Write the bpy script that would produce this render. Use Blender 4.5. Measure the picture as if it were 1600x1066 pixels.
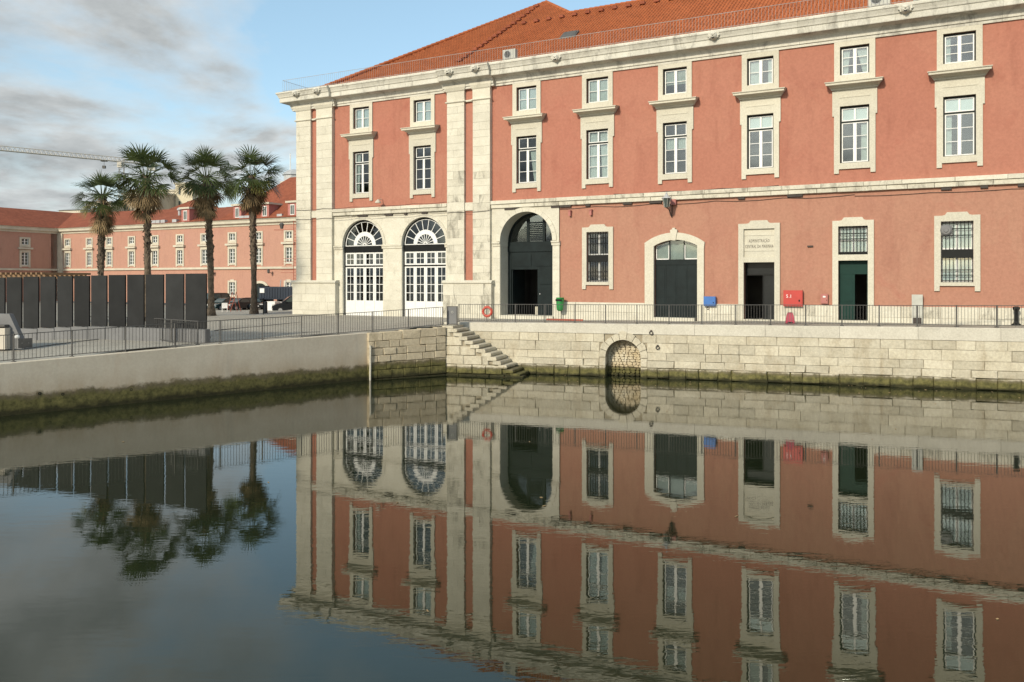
import bpy, math, random
from mathutils import Vector, noise as mnoise
random.seed(7)
R = math.radians
for o in list(bpy.data.objects): bpy.data.objects.remove(o)
scene = bpy.context.scene
COL = scene.collection

# ------------------------------------------------------------------ camera
F, H, YH, XC = 1280.0, 5.0, 438.5, 800.0
cam_d = bpy.data.cameras.new('camera'); cam = bpy.data.objects.new('camera', cam_d); COL.objects.link(cam)
cam_d.sensor_width = 36.0; cam_d.lens = 36.0 * F / 1600.0
cam_d.shift_y = -(533.0 - YH) / 1600.0
cam_d.clip_start = 0.1; cam_d.clip_end = 6000.0
cam.location = (0, 0, H); cam.rotation_euler = (R(90), 0, 0)
scene.camera = cam
# ------------------------------------------------------------------ world, sun, exposure
SUN = Vector((-0.575, -0.82, 0.0)).normalized() * math.cos(R(27)); SUN.z = math.sin(R(27))
world = bpy.data.worlds.new('World'); scene.world = world; world.use_nodes = True
wn, wl = world.node_tree.nodes, world.node_tree.links
wn.clear()
def wnode(t, **k):
    n = wn.new(t)
    for a, b in k.items(): setattr(n, a, b)
    return n
sky = wnode('ShaderNodeTexSky', sky_type='NISHITA', sun_disc=False)
sky.sun_elevation = R(27); sky.sun_rotation = math.atan2(SUN.x, SUN.y)
sky.air_density = 1.0; sky.dust_density = 0.9; sky.ozone_density = 1.2
geo = wnode('ShaderNodeTexCoord')
sep = wnode('ShaderNodeSeparateXYZ'); wl.new(geo.outputs['Generated'], sep.inputs[0])
# clouds live on a flat layer overhead: project the direction on it so they flatten to the horizon
mz = wnode('ShaderNodeMath', operation='MAXIMUM'); wl.new(sep.outputs[2], mz.inputs[0]); mz.inputs[1].default_value = 0.0
az = wnode('ShaderNodeMath', operation='ADD'); wl.new(mz.outputs[0], az.inputs[0]); az.inputs[1].default_value = 0.22
dx = wnode('ShaderNodeMath', operation='DIVIDE'); wl.new(sep.outputs[0], dx.inputs[0]); wl.new(az.outputs[0], dx.inputs[1])
dy = wnode('ShaderNodeMath', operation='DIVIDE'); wl.new(sep.outputs[1], dy.inputs[0]); wl.new(az.outputs[0], dy.inputs[1])
cmb = wnode('ShaderNodeCombineXYZ'); wl.new(dx.outputs[0], cmb.inputs[0]); wl.new(dy.outputs[0], cmb.inputs[1])
mp = wnode('ShaderNodeMapping'); mp.inputs['Location'].default_value = (1.70, 5.45, 0.0); mp.inputs['Scale'].default_value = (0.85, 0.8, 1)
wl.new(cmb.outputs[0], mp.inputs[0])
n1 = wnode('ShaderNodeTexNoise'); n1.inputs['Scale'].default_value = 0.9; n1.inputs['Detail'].default_value = 9; n1.inputs['Roughness'].default_value = 0.55; n1.inputs['Distortion'].default_value = 0.4
wl.new(mp.outputs[0], n1.inputs['Vector'])
r1 = wnode('ShaderNodeValToRGB'); r1.color_ramp.elements[0].position = 0.455; r1.color_ramp.elements[1].position = 0.55
wl.new(n1.outputs['Fac'], r1.inputs[0])
n2 = wnode('ShaderNodeTexNoise'); n2.inputs['Scale'].default_value = 2.4; n2.inputs['Detail'].default_value = 8; n2.inputs['Roughness'].default_value = 0.6
mp2 = wnode('ShaderNodeMapping'); mp2.inputs['Location'].default_value = (7.7, 4.1, 2.0); wl.new(cmb.outputs[0], mp2.inputs[0]); wl.new(mp2.outputs[0], n2.inputs['Vector'])
thick = wnode('ShaderNodeMath', operation='MULTIPLY_ADD'); wl.new(n2.outputs['Fac'], thick.inputs[0]); thick.inputs[1].default_value = 0.35; wl.new(n1.outputs['Fac'], thick.inputs[2])
r2 = wnode('ShaderNodeValToRGB'); e = r2.color_ramp.elements
e[0].position = 0.64; e[0].color = (3.9, 4.05, 4.05, 1); e[1].position = 0.81; e[1].color = (1.5, 1.65, 1.72, 1)
wl.new(thick.outputs[0], r2.inputs[0])
mixc = wnode('ShaderNodeMix', data_type='RGBA'); wl.new(r1.outputs[0], mixc.inputs[0]); veil = wnode('ShaderNodeMix', data_type='RGBA'); veil.inputs[0].default_value = 0.30; veil.inputs[7].default_value = (2.6, 4.2, 4.4, 1); wl.new(sky.outputs[0], veil.inputs[6]); wl.new(veil.outputs[2], mixc.inputs[6]); wl.new(r2.outputs[0], mixc.inputs[7])
bg = wnode('ShaderNodeBackground'); bg.inputs[1].default_value = 0.122
wl.new(mixc.outputs[2], bg.inputs[0])
wo = wnode('ShaderNodeOutputWorld'); wl.new(bg.outputs[0], wo.inputs[0])
sd = bpy.data.lights.new('sun', 'SUN'); sd.energy = 2.4; sd.angle = R(5.0); sd.color = (1.0, 0.905, 0.72)
sun = bpy.data.objects.new('sun', sd); COL.objects.link(sun)
sun.rotation_euler = (-SUN).to_track_quat('-Z', 'Y').to_euler(); sun.location = SUN * 100
scene.view_settings.view_transform = 'Standard'; scene.view_settings.look = 'None'
scene.view_settings.exposure = 0.70; scene.view_settings.gamma = 1.0; scene.view_settings.use_curve_mapping = False
scene.render.engine = 'CYCLES'

# ------------------------------------------------------------------ pixel helpers used to lay the place out in metres
def at(x, D, y=None):
    X = (x - XC) / F * D
    return (X, D) if y is None else (X, D, H - (y - YH) / F * D)

# ------------------------------------------------------------------ mesh builder
class MB:
    def __init__(s): s.v = []; s.f = []
    def add(s, vs, fs):
        b = len(s.v); s.v += [tuple(p) for p in vs]; s.f += [tuple(b + i for i in q) for q in fs]; return s
    def box(s, x0, x1, y0, y1, z0, z1):
        return s.add([(x0,y0,z0),(x1,y0,z0),(x1,y1,z0),(x0,y1,z0),(x0,y0,z1),(x1,y0,z1),(x1,y1,z1),(x0,y1,z1)],
                     [(0,3,2,1),(4,5,6,7),(0,1,5,4),(1,2,6,5),(2,3,7,6),(3,0,4,7)])
    def prism(s, pts, y0, y1):                       # (x,z) outline pushed from y0 (front) to y1
        n = len(pts)
        return s.add([(p[0], y0, p[1]) for p in pts] + [(p[0], y1, p[1]) for p in pts],
                     [tuple(range(n)), tuple(range(2*n-1, n-1, -1))] + [(i, n+i, n+(i+1) % n, (i+1) % n) for i in range(n)])
    def prism_xy(s, pts, z0, z1):
        n = len(pts)
        return s.add([(p[0], p[1], z0) for p in pts] + [(p[0], p[1], z1) for p in pts],
                     [tuple(range(n-1, -1, -1)), tuple(range(n, 2*n))] + [(i, (i+1) % n, n+(i+1) % n, n+i) for i in range(n)])
    def prism_yz(s, pts, x0, x1, skew0=0.0, skew1=0.0):    # (y,z) profile pushed along x; skew: mitre ends by y
        n = len(pts)
        return s.add([(x0 + skew0*p[0], p[0], p[1]) for p in pts] + [(x1 + skew1*p[0], p[0], p[1]) for p in pts],
                     [tuple(range(n)), tuple(range(2*n-1, n-1, -1))] + [(i, n+i, n+(i+1) % n, (i+1) % n) for i in range(n)])
    def tube(s, pts, r, n=6, cap=True):
        pts = [Vector(p) for p in pts]; k = len(pts); rings = []
        rr = r if isinstance(r, (list, tuple)) else [r]*k
        for i, p in enumerate(pts):
            d = (pts[min(i+1, k-1)] - pts[max(i-1, 0)]).normalized()
            a = Vector((0,0,1)) if abs(d.z) < 0.9 else Vector((1,0,0))
            a = d.cross(a).normalized(); b = d.cross(a)
            rings.append([p + (a*math.cos(2*math.pi*j/n) + b*math.sin(2*math.pi*j/n))*rr[i] for j in range(n)])
        fs = []
        for i in range(k-1):
            for j in range(n): fs.append((i*n+j, i*n+(j+1) % n, (i+1)*n+(j+1) % n, (i+1)*n+j))
        if cap: fs += [tuple(range(n-1, -1, -1)), tuple(range((k-1)*n, k*n))]
        return s.add([p for q in rings for p in q], fs)
    def lathe(s, prof, c=(0,0,0), n=14, axis='z'):         # (r,h) profile
        vs = []; fs = []
        for r, h in prof:
            for j in range(n):
                a = 2*math.pi*j/n
                if axis == 'z': vs.append((c[0]+r*math.cos(a), c[1]+r*math.sin(a), c[2]+h))
                else: vs.append((c[0]+r*math.cos(a), c[1]-h, c[2]+r*math.sin(a)))
        for i in range(len(prof)-1):
            for j in range(n): fs.append((i*n+j, i*n+(j+1) % n, (i+1)*n+(j+1) % n, (i+1)*n+j))
        m = len(prof)
        fs += [tuple(range(n-1, -1, -1)), tuple(range((m-1)*n, m*n))]
        return s.add(vs, fs)
    def torus(s, c, R0, r0, n=28, m=10, axis='y'):
        vs = []; fs = []
        for i in range(n):
            a = 2*math.pi*i/n
            for j in range(m):
                b = 2*math.pi*j/m; q = R0 + r0*math.cos(b)
                if axis == 'y': vs.append((c[0]+q*math.cos(a), c[1]+r0*math.sin(b), c[2]+q*math.sin(a)))
                else: vs.append((c[0]+q*math.cos(a), c[1]+q*math.sin(a), c[2]+r0*math.sin(b)))
        for i in range(n):
            for j in range(m): fs.append((i*m+j, ((i+1) % n)*m+j, ((i+1) % n)*m+(j+1) % m, i*m+(j+1) % m))
        return s.add(vs, fs)
    def wall(s, x0, x1, z0, z1, y, holes, depth):           # front face at y with rectangular holes and their reveals
        xs = sorted({x0, x1} | {min(max(h[i], x0), x1) for h in holes for i in (0, 1)})
        zs = sorted({z0, z1} | {min(max(h[i], z0), z1) for h in holes for i in (2, 3)})
        for i in range(len(xs)-1):
            for j in range(len(zs)-1):
                a, b, c, d = xs[i], xs[i+1], zs[j], zs[j+1]
                mx, mz_ = (a+b)/2, (c+d)/2
                if any(h[0] < mx < h[1] and h[2] < mz_ < h[3] for h in holes): continue
                s.add([(a,y,c),(b,y,c),(b,y,d),(a,y,d)], [(0,1,2,3)])
        for (a, b, c, d) in holes:
            e = y + depth
            s.add([(a,y,c),(a,y,d),(a,e,d),(a,e,c),(b,y,c),(b,y,d),(b,e,d),(b,e,c)], [(0,1,2,3),(7,6,5,4),(1,5,6,2),(0,3,7,4)])
        return s
    def archfill(s, a, b, zs, zt, y, depth, n=28, rise=None):       # wall piece above an arch, with its soffit
        cx, r = (a+b)/2, (b-a)/2
        if rise is None: P = [(cx - r*math.cos(math.pi*i/n), zs + r*math.sin(math.pi*i/n)) for i in range(n+1)]
        else:
            Rr = (r*r + rise*rise)/(2*rise); t = math.asin(r/Rr)
            P = [(cx + Rr*math.sin(-t+2*t*i/n), zs + rise - Rr + Rr*math.cos(-t+2*t*i/n)) for i in range(n+1)]
        for i in range(n):
            p, q = P[i], P[i+1]
            s.add([(p[0],y,p[1]),(q[0],y,q[1]),(q[0],y,zt),(p[0],y,zt)], [(0,1,2,3)])
            s.add([(p[0],y,p[1]),(p[0],y+depth,p[1]),(q[0],y+depth,q[1]),(q[0],y,q[1])], [(0,1,2,3)])
        return P
    def build(s, name, mat, parent=None, smooth=False, label=None, cat=None, group=None, kind=None, loc=None, rotz=None):
        me = bpy.data.meshes.new(name); me.from_pydata(s.v, [], s.f); me.update()
        if smooth:
            me.polygons.foreach_set('use_smooth', [True]*len(me.polygons))
        if isinstance(mat, (list, tuple)):
            for m in mat: me.materials.append(m)
        else: me.materials.append(mat)
        return place(name, me, parent, label, cat, group, kind, loc, rotz)
def tag(o, label=None, cat=None, group=None, kind=None):
    for k, v in (('label', label), ('category', cat), ('group', group), ('kind', kind)):
        if v: o[k] = v
    return o
def place(name, me, parent=None, label=None, cat=None, group=None, kind=None, loc=None, rotz=None):
    o = bpy.data.objects.new(name, me); COL.objects.link(o)
    if parent: o.parent = parent
    if loc is not None: o.location = loc
    if rotz is not None: o.rotation_euler = (0, 0, rotz)
    return tag(o, label, cat, group, kind)
def empty(name, loc=(0,0,0), rotz=0.0, label=None, cat=None, group=None, kind=None):
    o = bpy.data.objects.new(name, None); COL.objects.link(o); o.empty_display_size = 0.3
    o.location = loc; o.rotation_euler = (0, 0, rotz)
    return tag(o, label, cat, group, kind)
def copy_tree(o, parent=None):
    c = o.copy(); COL.objects.link(c); c.parent = parent
    for ch in list(o.children): copy_tree(ch, c)
    return c

# ------------------------------------------------------------------ materials
def mk(name):
    m = bpy.data.materials.new(name); m.use_nodes = True
    nt = m.node_tree; nt.nodes.clear()
    out = nt.nodes.new('ShaderNodeOutputMaterial'); p = nt.nodes.new('ShaderNodeBsdfPrincipled')
    nt.links.new(p.outputs[0], out.inputs[0])
    return m, nt, p, out
def nd(nt, t, ins=None, **k):
    n = nt.nodes.new(t)
    for a, b in k.items(): setattr(n, a, b)
    for a, b in (ins or {}).items():
        if isinstance(b, bpy.types.NodeSocket): nt.links.new(b, n.inputs[a])
        else: n.inputs[a].default_value = b
    return n
def c4(c): return (c[0], c[1], c[2], 1.0)
def wpos(nt, scale=(1,1,1)):
    g = nd(nt, 'ShaderNodeNewGeometry')
    return nd(nt, 'ShaderNodeMapping', {0: g.outputs['Position'], 'Scale': scale}).outputs[0]
def noise(nt, vec, scale, detail=5, rough=0.55, dist=0.0):
    return nd(nt, 'ShaderNodeTexNoise', {'Vector': vec, 'Scale': scale, 'Detail': detail, 'Roughness': rough, 'Distortion': dist}).outputs['Fac']
def ramp(nt, fac, a, b, ca=(0,0,0), cb=(1,1,1)):
    r = nd(nt, 'ShaderNodeValToRGB', {0: fac}); e = r.color_ramp.elements
    e[0].position = a; e[0].color = c4(ca); e[1].position = b; e[1].color = c4(cb)
    return r.outputs[0]
def mix(nt, fac, a, b, mode='MIX'):
    n = nd(nt, 'ShaderNodeMix', {0: fac}, data_type='RGBA', blend_type=mode)
    for i, v in ((6, a), (7, b)):
        if isinstance(v, bpy.types.NodeSocket): nt.links.new(v, n.inputs[i])
        else: n.inputs[i].default_value = c4(v)
    return n.outputs[2]
def bump(nt, p, h, strength=0.3, dist=0.02):
    b = nd(nt, 'ShaderNodeBump', {'Height': h, 'Strength': strength, 'Distance': dist})
    nt.links.new(b.outputs[0], p.inputs['Normal'])
def plain(name, col, rough=0.6, var=0.12, scale=4.0, metal=0.0, bmp=0.15, bscale=40.0, bd=0.004, spec=0.5):
    m, nt, p, out = mk(name); v = wpos(nt)
    f = noise(nt, v, scale, 6)
    a = tuple(c*(1-var) for c in col); b = tuple(min(1, c*(1+var)) for c in col)
    nt.links.new(ramp(nt, f, 0.3, 0.7, a, b), p.inputs['Base Color'])
    p.inputs['Roughness'].default_value = rough; p.inputs['Metallic'].default_value = metal
    p.inputs['Specular IOR Level'].default_value = spec
    if bmp: bump(nt, p, noise(nt, v, bscale, 3), bmp, bd)
    return m
def stucco(name, base, dark, pale):
    m, nt, p, out = mk(name); v = wpos(nt); vs = wpos(nt, (1, 1, 0.22))
    c = mix(nt, ramp(nt, noise(nt, v, 0.22, 5, 0.6, 0.6), 0.35, 0.68), base, pale)
    c = mix(nt, ramp(nt, noise(nt, v, 0.75, 6, 0.65, 1.2), 0.55, 0.80), c, dark)
    wob = nd(nt, 'ShaderNodeMix', {0: 0.12}, data_type='RGBA'); nt.links.new(v, wob.inputs[6]); nt.links.new(nd(nt, 'ShaderNodeTexNoise', {'Vector': v, 'Scale': 1.1}).outputs['Color'], wob.inputs[7])
    cell = nd(nt, 'ShaderNodeTexVoronoi', {'Vector': wob.outputs[2], 'Scale': 0.33}, distance='CHEBYCHEV').outputs['Color']
    cr_ = ramp(nt, nd(nt, 'ShaderNodeSeparateColor', {0: cell}).outputs[0], 0.0, 1.0)
    pf = nd(nt, 'ShaderNodeMath', {0: ramp(nt, cr_, 0.70, 0.72), 1: 0.38}, operation='MULTIPLY').outputs[0]
    c = mix(nt, pf, c, dark)
    pf2 = nd(nt, 'ShaderNodeMath', {0: ramp(nt, cr_, 0.24, 0.22), 1: 0.45}, operation='MULTIPLY').outputs[0]
    c = mix(nt, pf2, c, pale)
    st = ramp(nt, noise(nt, vs, 1.7, 7, 0.65), 0.52, 0.76)
    sc = nd(nt, 'ShaderNodeMath', {0: st, 1: 0.42}, operation='MULTIPLY').outputs[0]
    c = mix(nt, sc, c, tuple(x*0.72 for x in dark))
    fine = noise(nt, v, 7.0, 6, 0.7)
    c = mix(nt, 0.22, c, ramp(nt, fine, 0.3, 0.7, (0.25, 0.25, 0.25), (0.75, 0.75, 0.75)), 'OVERLAY')
    nt.links.new(c, p.inputs['Base Color']); p.inputs['Roughness'].default_value = 0.9; p.inputs['Specular IOR Level'].default_value = 0.2
    h = mix(nt, 0.5, noise(nt, v, 1.2, 4), noise(nt, v, 30, 3)); bump(nt, p, h, 0.35, 0.03)
    return m
def stone(name, base, pale, stain, amt=0.5, dirt=0.62, sc=1.0):
    m, nt, p, out = mk(name); v = wpos(nt); vs = wpos(nt, (1, 1, 0.35))
    oi = nd(nt, 'ShaderNodeObjectInfo').outputs['Random']
    c = mix(nt, ramp(nt, noise(nt, v, 1.6*sc, 6, 0.65), 0.3, 0.7), base, pale)
    hv = nd(nt, 'ShaderNodeHueSaturation', {'Color': c})
    nt.links.new(nd(nt, 'ShaderNodeMapRange', {0: oi, 3: 0.94, 4: 1.05}).outputs[0], hv.inputs['Value'])
    f = ramp(nt, noise(nt, vs, 1.1*sc, 8, 0.72, 0.8), dirt, dirt+0.16)
    f = nd(nt, 'ShaderNodeMath', {0: f, 1: amt}, operation='MULTIPLY').outputs[0]
    c = mix(nt, f, hv.outputs[0], stain)
    c = mix(nt, 0.25, c, ramp(nt, noise(nt, v, 14, 6, 0.7), 0.3, 0.7, (0.2,)*3, (0.8,)*3), 'OVERLAY')
    nt.links.new(c, p.inputs['Base Color']); p.inputs['Roughness'].default_value = 0.85; p.inputs['Specular IOR Level'].default_value = 0.25
    bump(nt, p, mix(nt, 0.4, noise(nt, v, 6, 5), noise(nt, v, 40, 4)), 0.5, 0.02)
    return m
def tidal(name, base, pale, rust, top, soft, sc=1.0, blockvar=True, bumpd=0.05):
    """quay stone or concrete that carries weed and slime up to the high-water mark"""
    m, nt, p, out = mk(name); v = wpos(nt); vs = wpos(nt, (1, 1, 0.3))
    g = nd(nt, 'ShaderNodeNewGeometry'); z = nd(nt, 'ShaderNodeSeparateXYZ', {0: g.outputs['Position']}).outputs[2]
    c = mix(nt, ramp(nt, noise(nt, v, 1.1*sc, 7, 0.65, 0.3), 0.3, 0.7), base, pale)
    if blockvar:
        hv = nd(nt, 'ShaderNodeHueSaturation', {'Color': c})
        nt.links.new(nd(nt, 'ShaderNodeMapRange', {0: nd(nt, 'ShaderNodeObjectInfo').outputs['Random'], 3: 0.86, 4: 1.10}).outputs[0], hv.inputs['Value'])
        c = hv.outputs[0]
    c = mix(nt, nd(nt, 'ShaderNodeMath', {0: ramp(nt, noise(nt, vs, 0.9, 7, 0.7, 0.6), 0.52, 0.72), 1: 0.55}, operation='MULTIPLY').outputs[0], c, rust)
    c = mix(nt, 0.35 if blockvar else 0.15, c, ramp(nt, noise(nt, v, 9, 7, 0.75), 0.28, 0.72, (0.15,)*3, (0.85,)*3), 'OVERLAY')
    if not blockvar and base[0] > 0.4:
        fz_ = nd(nt, 'ShaderNodeMapRange', {0: z, 1: 1.55, 2: 0.75, 3: 0.0, 4: 1.0}).outputs[0]
        fz_ = nd(nt, 'ShaderNodeMath', {0: fz_, 1: ramp(nt, noise(nt, vs, 1.4, 6, 0.65), 0.30, 0.75, (0.15,)*3, (0.85,)*3)}, operation='MULTIPLY').outputs[0]
        c = mix(nt, fz_, c, (0.36, 0.27, 0.17))
        c = mix(nt, nd(nt, 'ShaderNodeMath', {0: ramp(nt, noise(nt, wpos(nt, (1, 1, 0.12)), 2.2, 6, 0.6), 0.55, 0.75), 1: 0.3}, operation='MULTIPLY').outputs[0], c, (0.34, 0.32, 0.28))
    # height above the water with a ragged edge
    n = nd(nt, 'ShaderNodeMath', {0: noise(nt, v, 1.6, 6, 0.7, 0.5), 1: 0.5}, operation='SUBTRACT').outputs[0]
    zz = nd(nt, 'ShaderNodeMath', {0: n, 1: soft*3.0, 2: z}, operation='MULTIPLY_ADD').outputs[0]
    weed = ramp(nt, noise(nt, v, 4.5, 6, 0.7), 0.3, 0.72, (0.032, 0.034, 0.010), (0.20, 0.18, 0.065))
    brown = ramp(nt, noise(nt, v, 7, 5), 0.3, 0.7, (0.050, 0.038, 0.018), (0.13, 0.11, 0.05))
    f1 = nd(nt, 'ShaderNodeMapRange', {0: zz, 1: top+soft*0.7, 2: top, 3: 0.0, 4: 0.85}).outputs[0]
    f2 = nd(nt, 'ShaderNodeMapRange', {0: zz, 1: top, 2: top-soft, 3: 0.0, 4: 0.95}).outputs[0]
    f3 = nd(nt, 'ShaderNodeMapRange', {0: zz, 1: top*0.42, 2: top*0.16, 3: 0.0, 4: 0.8}).outputs[0]
    c = mix(nt, f1, c, brown); c = mix(nt, f2, c, weed); c = mix(nt, f3, c, (0.012, 0.012, 0.006))
    nt.links.new(c, p.inputs['Base Color']); p.inputs['Roughness'].default_value = 0.85; p.inputs['Specular IOR Level'].default_value = 0.3
    bump(nt, p, mix(nt, 0.45, noise(nt, v, 4, 6, 0.65), noise(nt, v, 22, 5, 0.7)), 0.6, bumpd)
    return m
M = {}
M['pink_up'] = stucco('pink_stucco', (0.385, 0.157, 0.112), (0.330, 0.120, 0.086), (0.395, 0.176, 0.124))
M['pink_low'] = stucco('faded_pink_stucco', (0.382, 0.186, 0.132), (0.352, 0.150, 0.110), (0.385, 0.204, 0.144))
M['far_pink'] = stucco('far_pink_stucco', (0.43, 0.235, 0.185), (0.40, 0.21, 0.165), (0.44, 0.25, 0.185))
M['stone'] = stone('lioz_limestone', (0.53, 0.50, 0.415), (0.63, 0.60, 0.51), (0.13, 0.115, 0.085), 0.45, 0.58)
M['stone_dirty'] = stone('weathered_limestone', (0.49, 0.46, 0.38), (0.60, 0.57, 0.48), (0.07, 0.062, 0.048), 0.65, 0.50, 1.3)
M['stone_clean'] = stone('window_limestone', (0.52, 0.49, 0.405), (0.575, 0.545, 0.455), (0.20, 0.18, 0.14), 0.25, 0.60)
M['cornice'] = stone('cornice_limestone', (0.51, 0.49, 0.425), (0.61, 0.59, 0.525), (0.13, 0.12, 0.105), 0.6, 0.52)
M['far_stone'] = plain('far_limestone', (0.52, 0.48, 0.39), 0.85, 0.12, 1.0)
M['quay_stone'] = tidal('quay_stone', (0.44, 0.395, 0.30), (0.55, 0.51, 0.41), (0.30, 0.23, 0.14), 0.44, 0.13)
M['quay_left'] = tidal('quay_stone_left', (0.42, 0.355, 0.25), (0.53, 0.46, 0.34), (0.25, 0.20, 0.13), 0.80, 0.16)
M['mortar'] = tidal('quay_mortar', (0.29, 0.25, 0.18), (0.38, 0.34, 0.26), (0.17, 0.13, 0.08), 0.62, 0.15, 1.0, False)
M['quay_concrete'] = tidal('quay_concrete', (0.55, 0.49, 0.395), (0.62, 0.56, 0.46), (0.50, 0.40, 0.30), 0.70, 0.20, 0.6, False, 0.015)
M['coping'] = stone('coping_concrete', (0.49, 0.46, 0.39), (0.57, 0.54, 0.465), (0.2, 0.19, 0.17), 0.4, 0.58)
M['rubble'] = tidal('rubble_stone', (0.45, 0.35, 0.20), (0.66, 0.60, 0.47), (0.24, 0.15, 0.07), 0.45, 0.12)
M['white'] = plain('white_paint', (0.72, 0.72, 0.70), 0.45, 0.05)
M['black'] = plain('black_paint', (0.010, 0.011, 0.011), 0.5, 0.2, spec=0.15)
M['darkgreen'] = plain('dark_green_paint', (0.010, 0.016, 0.017), 0.5, 0.25, 2.0, spec=0.15)
M['green'] = plain('green_door_paint', (0.005, 0.030, 0.024), 0.5, 0.15, 2.0, spec=0.15)
M['frame_dark'] = plain('dark_window_frame', (0.016, 0.022, 0.020), 0.6, 0.2, spec=0.2)
M['iron'] = plain('railing_iron', (0.095, 0.092, 0.088), 0.6, 0.2, 3.0, spec=0.25)
M['rooflron'] = plain('roof_railing_paint', (0.36, 0.34, 0.33), 0.6, 0.2, 3.0)
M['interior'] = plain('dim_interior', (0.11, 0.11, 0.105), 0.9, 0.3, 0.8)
M['curtain'] = plain('net_curtain', (0.62, 0.63, 0.62), 0.9, 0.08, 6.0)
M['blind'] = plain('white_shutter', (0.80, 0.81, 0.82), 0.6, 0.03)
M['orange'] = plain('lifebuoy_orange', (0.48, 0.06, 0.035), 0.5, 0.1)
M['bin_green'] = plain('bin_green', (0.02, 0.22, 0.05), 0.4, 0.1)
M['blue'] = plain('box_blue', (0.03, 0.13, 0.40), 0.45, 0.1)
M['red'] = plain('box_red', (0.42, 0.03, 0.022), 0.45, 0.1)
M['magenta'] = plain('bollard_red', (0.36, 0.025, 0.06), 0.5, 0.12)
M['grey'] = plain('grey_cabinet', (0.42, 0.42, 0.38), 0.6, 0.12)
M['metal'] = plain('galvanised', (0.40, 0.41, 0.42), 0.45, 0.12, 3.0)
M['panel'] = plain('black_panel', (0.017, 0.0175, 0.018), 0.6, 0.22, 1.3, bmp=0.3, bscale=25, spec=0.2)
nt_ = M['panel'].node_tree; p_ = [n for n in nt_.nodes if n.type == 'BSDF_PRINCIPLED'][0]; src_ = p_.inputs['Base Color'].links[0].from_socket
hv_ = nd(nt_, 'ShaderNodeHueSaturation', {'Color': src_}); nt_.links.new(nd(nt_, 'ShaderNodeMapRange', {0: nd(nt_, 'ShaderNodeObjectInfo').outputs['Random'], 3: 0.75, 4: 1.5}).outputs[0], hv_.inputs['Value']); nt_.links.new(hv_.outputs[0], p_.inputs['Base Color'])
M['panel_base'] = plain('grey_base', (0.165, 0.165, 0.168), 0.7, 0.12, 1.0)
M['cream'] = plain('cream_wall', (0.55, 0.50, 0.42), 0.9, 0.08, 0.5)
M['beige'] = plain('beige_wall', (0.46, 0.40, 0.31), 0.9, 0.12, 0.3)
M['wood'] = plain('weathered_wood', (0.23, 0.14, 0.075), 0.8, 0.25, 4.0)
M['trunk'] = plain('palm_bark', (0.115, 0.088, 0.062), 0.95, 0.45, 5.0, bmp=0.8, bscale=18, bd=0.05)
M['leaf_dead'] = plain('dead_palm_leaf', (0.235, 0.165, 0.085), 0.9, 0.35, 3.0, bmp=0)
M['tar'] = plain('rubber_tyre', (0.015, 0.015, 0.016), 0.8, 0.1)
M['navy'] = plain('navy_steel', (0.006, 0.014, 0.030), 0.5, 0.15, 0.8)
M['carblack'] = plain('dark_car_paint', (0.012, 0.015, 0.018), 0.25, 0.1)
M['carteal'] = plain('dark_teal_car_paint', (0.015, 0.04, 0.045), 0.25, 0.1)
M['pinkd'] = plain('dormer_pink', (0.40, 0.16, 0.14), 0.9, 0.1)
M['cable'] = plain('black_cable', (0.05, 0.04, 0.035), 0.8, 0.2)
M['redmetal'] = plain('rust_red_paint', (0.30, 0.07, 0.04), 0.7, 0.2)
M['yellow'] = plain('crane_paint', (0.50, 0.47, 0.42), 0.6, 0.1)
def leafmat():
    m, nt, p, out = mk('palm_leaf'); v = wpos(nt)
    c = ramp(nt, noise(nt, v, 1.1, 5), 0.3, 0.72, (0.030, 0.050, 0.016), (0.105, 0.138, 0.040))
    nt.links.new(c, p.inputs['Base Color']); p.inputs['Roughness'].default_value = 0.5
    t = nd(nt, 'ShaderNodeBsdfTranslucent', {0: c}); ms = nd(nt, 'ShaderNodeMixShader', {0: 0.22, 1: p.outputs[0], 2: t.outputs[0]})
    nt.links.new(ms.outputs[0], out.inputs[0]); return m
M['leaf'] = leafmat()
def leafy():
    m = plain('yellowing_palm_leaf', (0.16, 0.15, 0.035), 0.6, 0.4, 2.0, bmp=0); return m
M['leaf_yellow'] = leafy()
def glass():
    m, nt, p, out = mk('window_glass')
    v = wpos(nt)
    g = nd(nt, 'ShaderNodeBsdfGlossy', {0: (0.9, 0.93, 0.95, 1), 1: 0.03})
    t = nd(nt, 'ShaderNodeBsdfTransparent', {0: (0.80, 0.85, 0.84, 1)})
    fc = nd(nt, 'ShaderNodeLayerWeight', {0: 0.5}).outputs['Facing']
    fr = nd(nt, 'ShaderNodeMath', {0: nd(nt, 'ShaderNodeMath', {0: fc, 1: 4.0}, operation='POWER').outputs[0], 1: 0.85, 2: 0.09}, operation='MULTIPLY_ADD').outputs[0]
    ms = nd(nt, 'ShaderNodeMixShader', {0: fr, 1: t.outputs[0], 2: g.outputs[0]}); nt.links.new(ms.outputs[0], out.inputs[0])
    nt.nodes.remove(p); return m
M['glass'] = glass()
def farglass():
    m, nt, p, out = mk('far_glass'); p.inputs['Base Color'].default_value = (0.06, 0.075, 0.07, 1); p.inputs['Roughness'].default_value = 0.08; return m
M['farglass'] = farglass()
M['doorglass'] = plain('dark_door_glass', (0.014, 0.017, 0.019), 0.25, 0.3, 0.8, bmp=0, spec=0.25)
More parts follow.
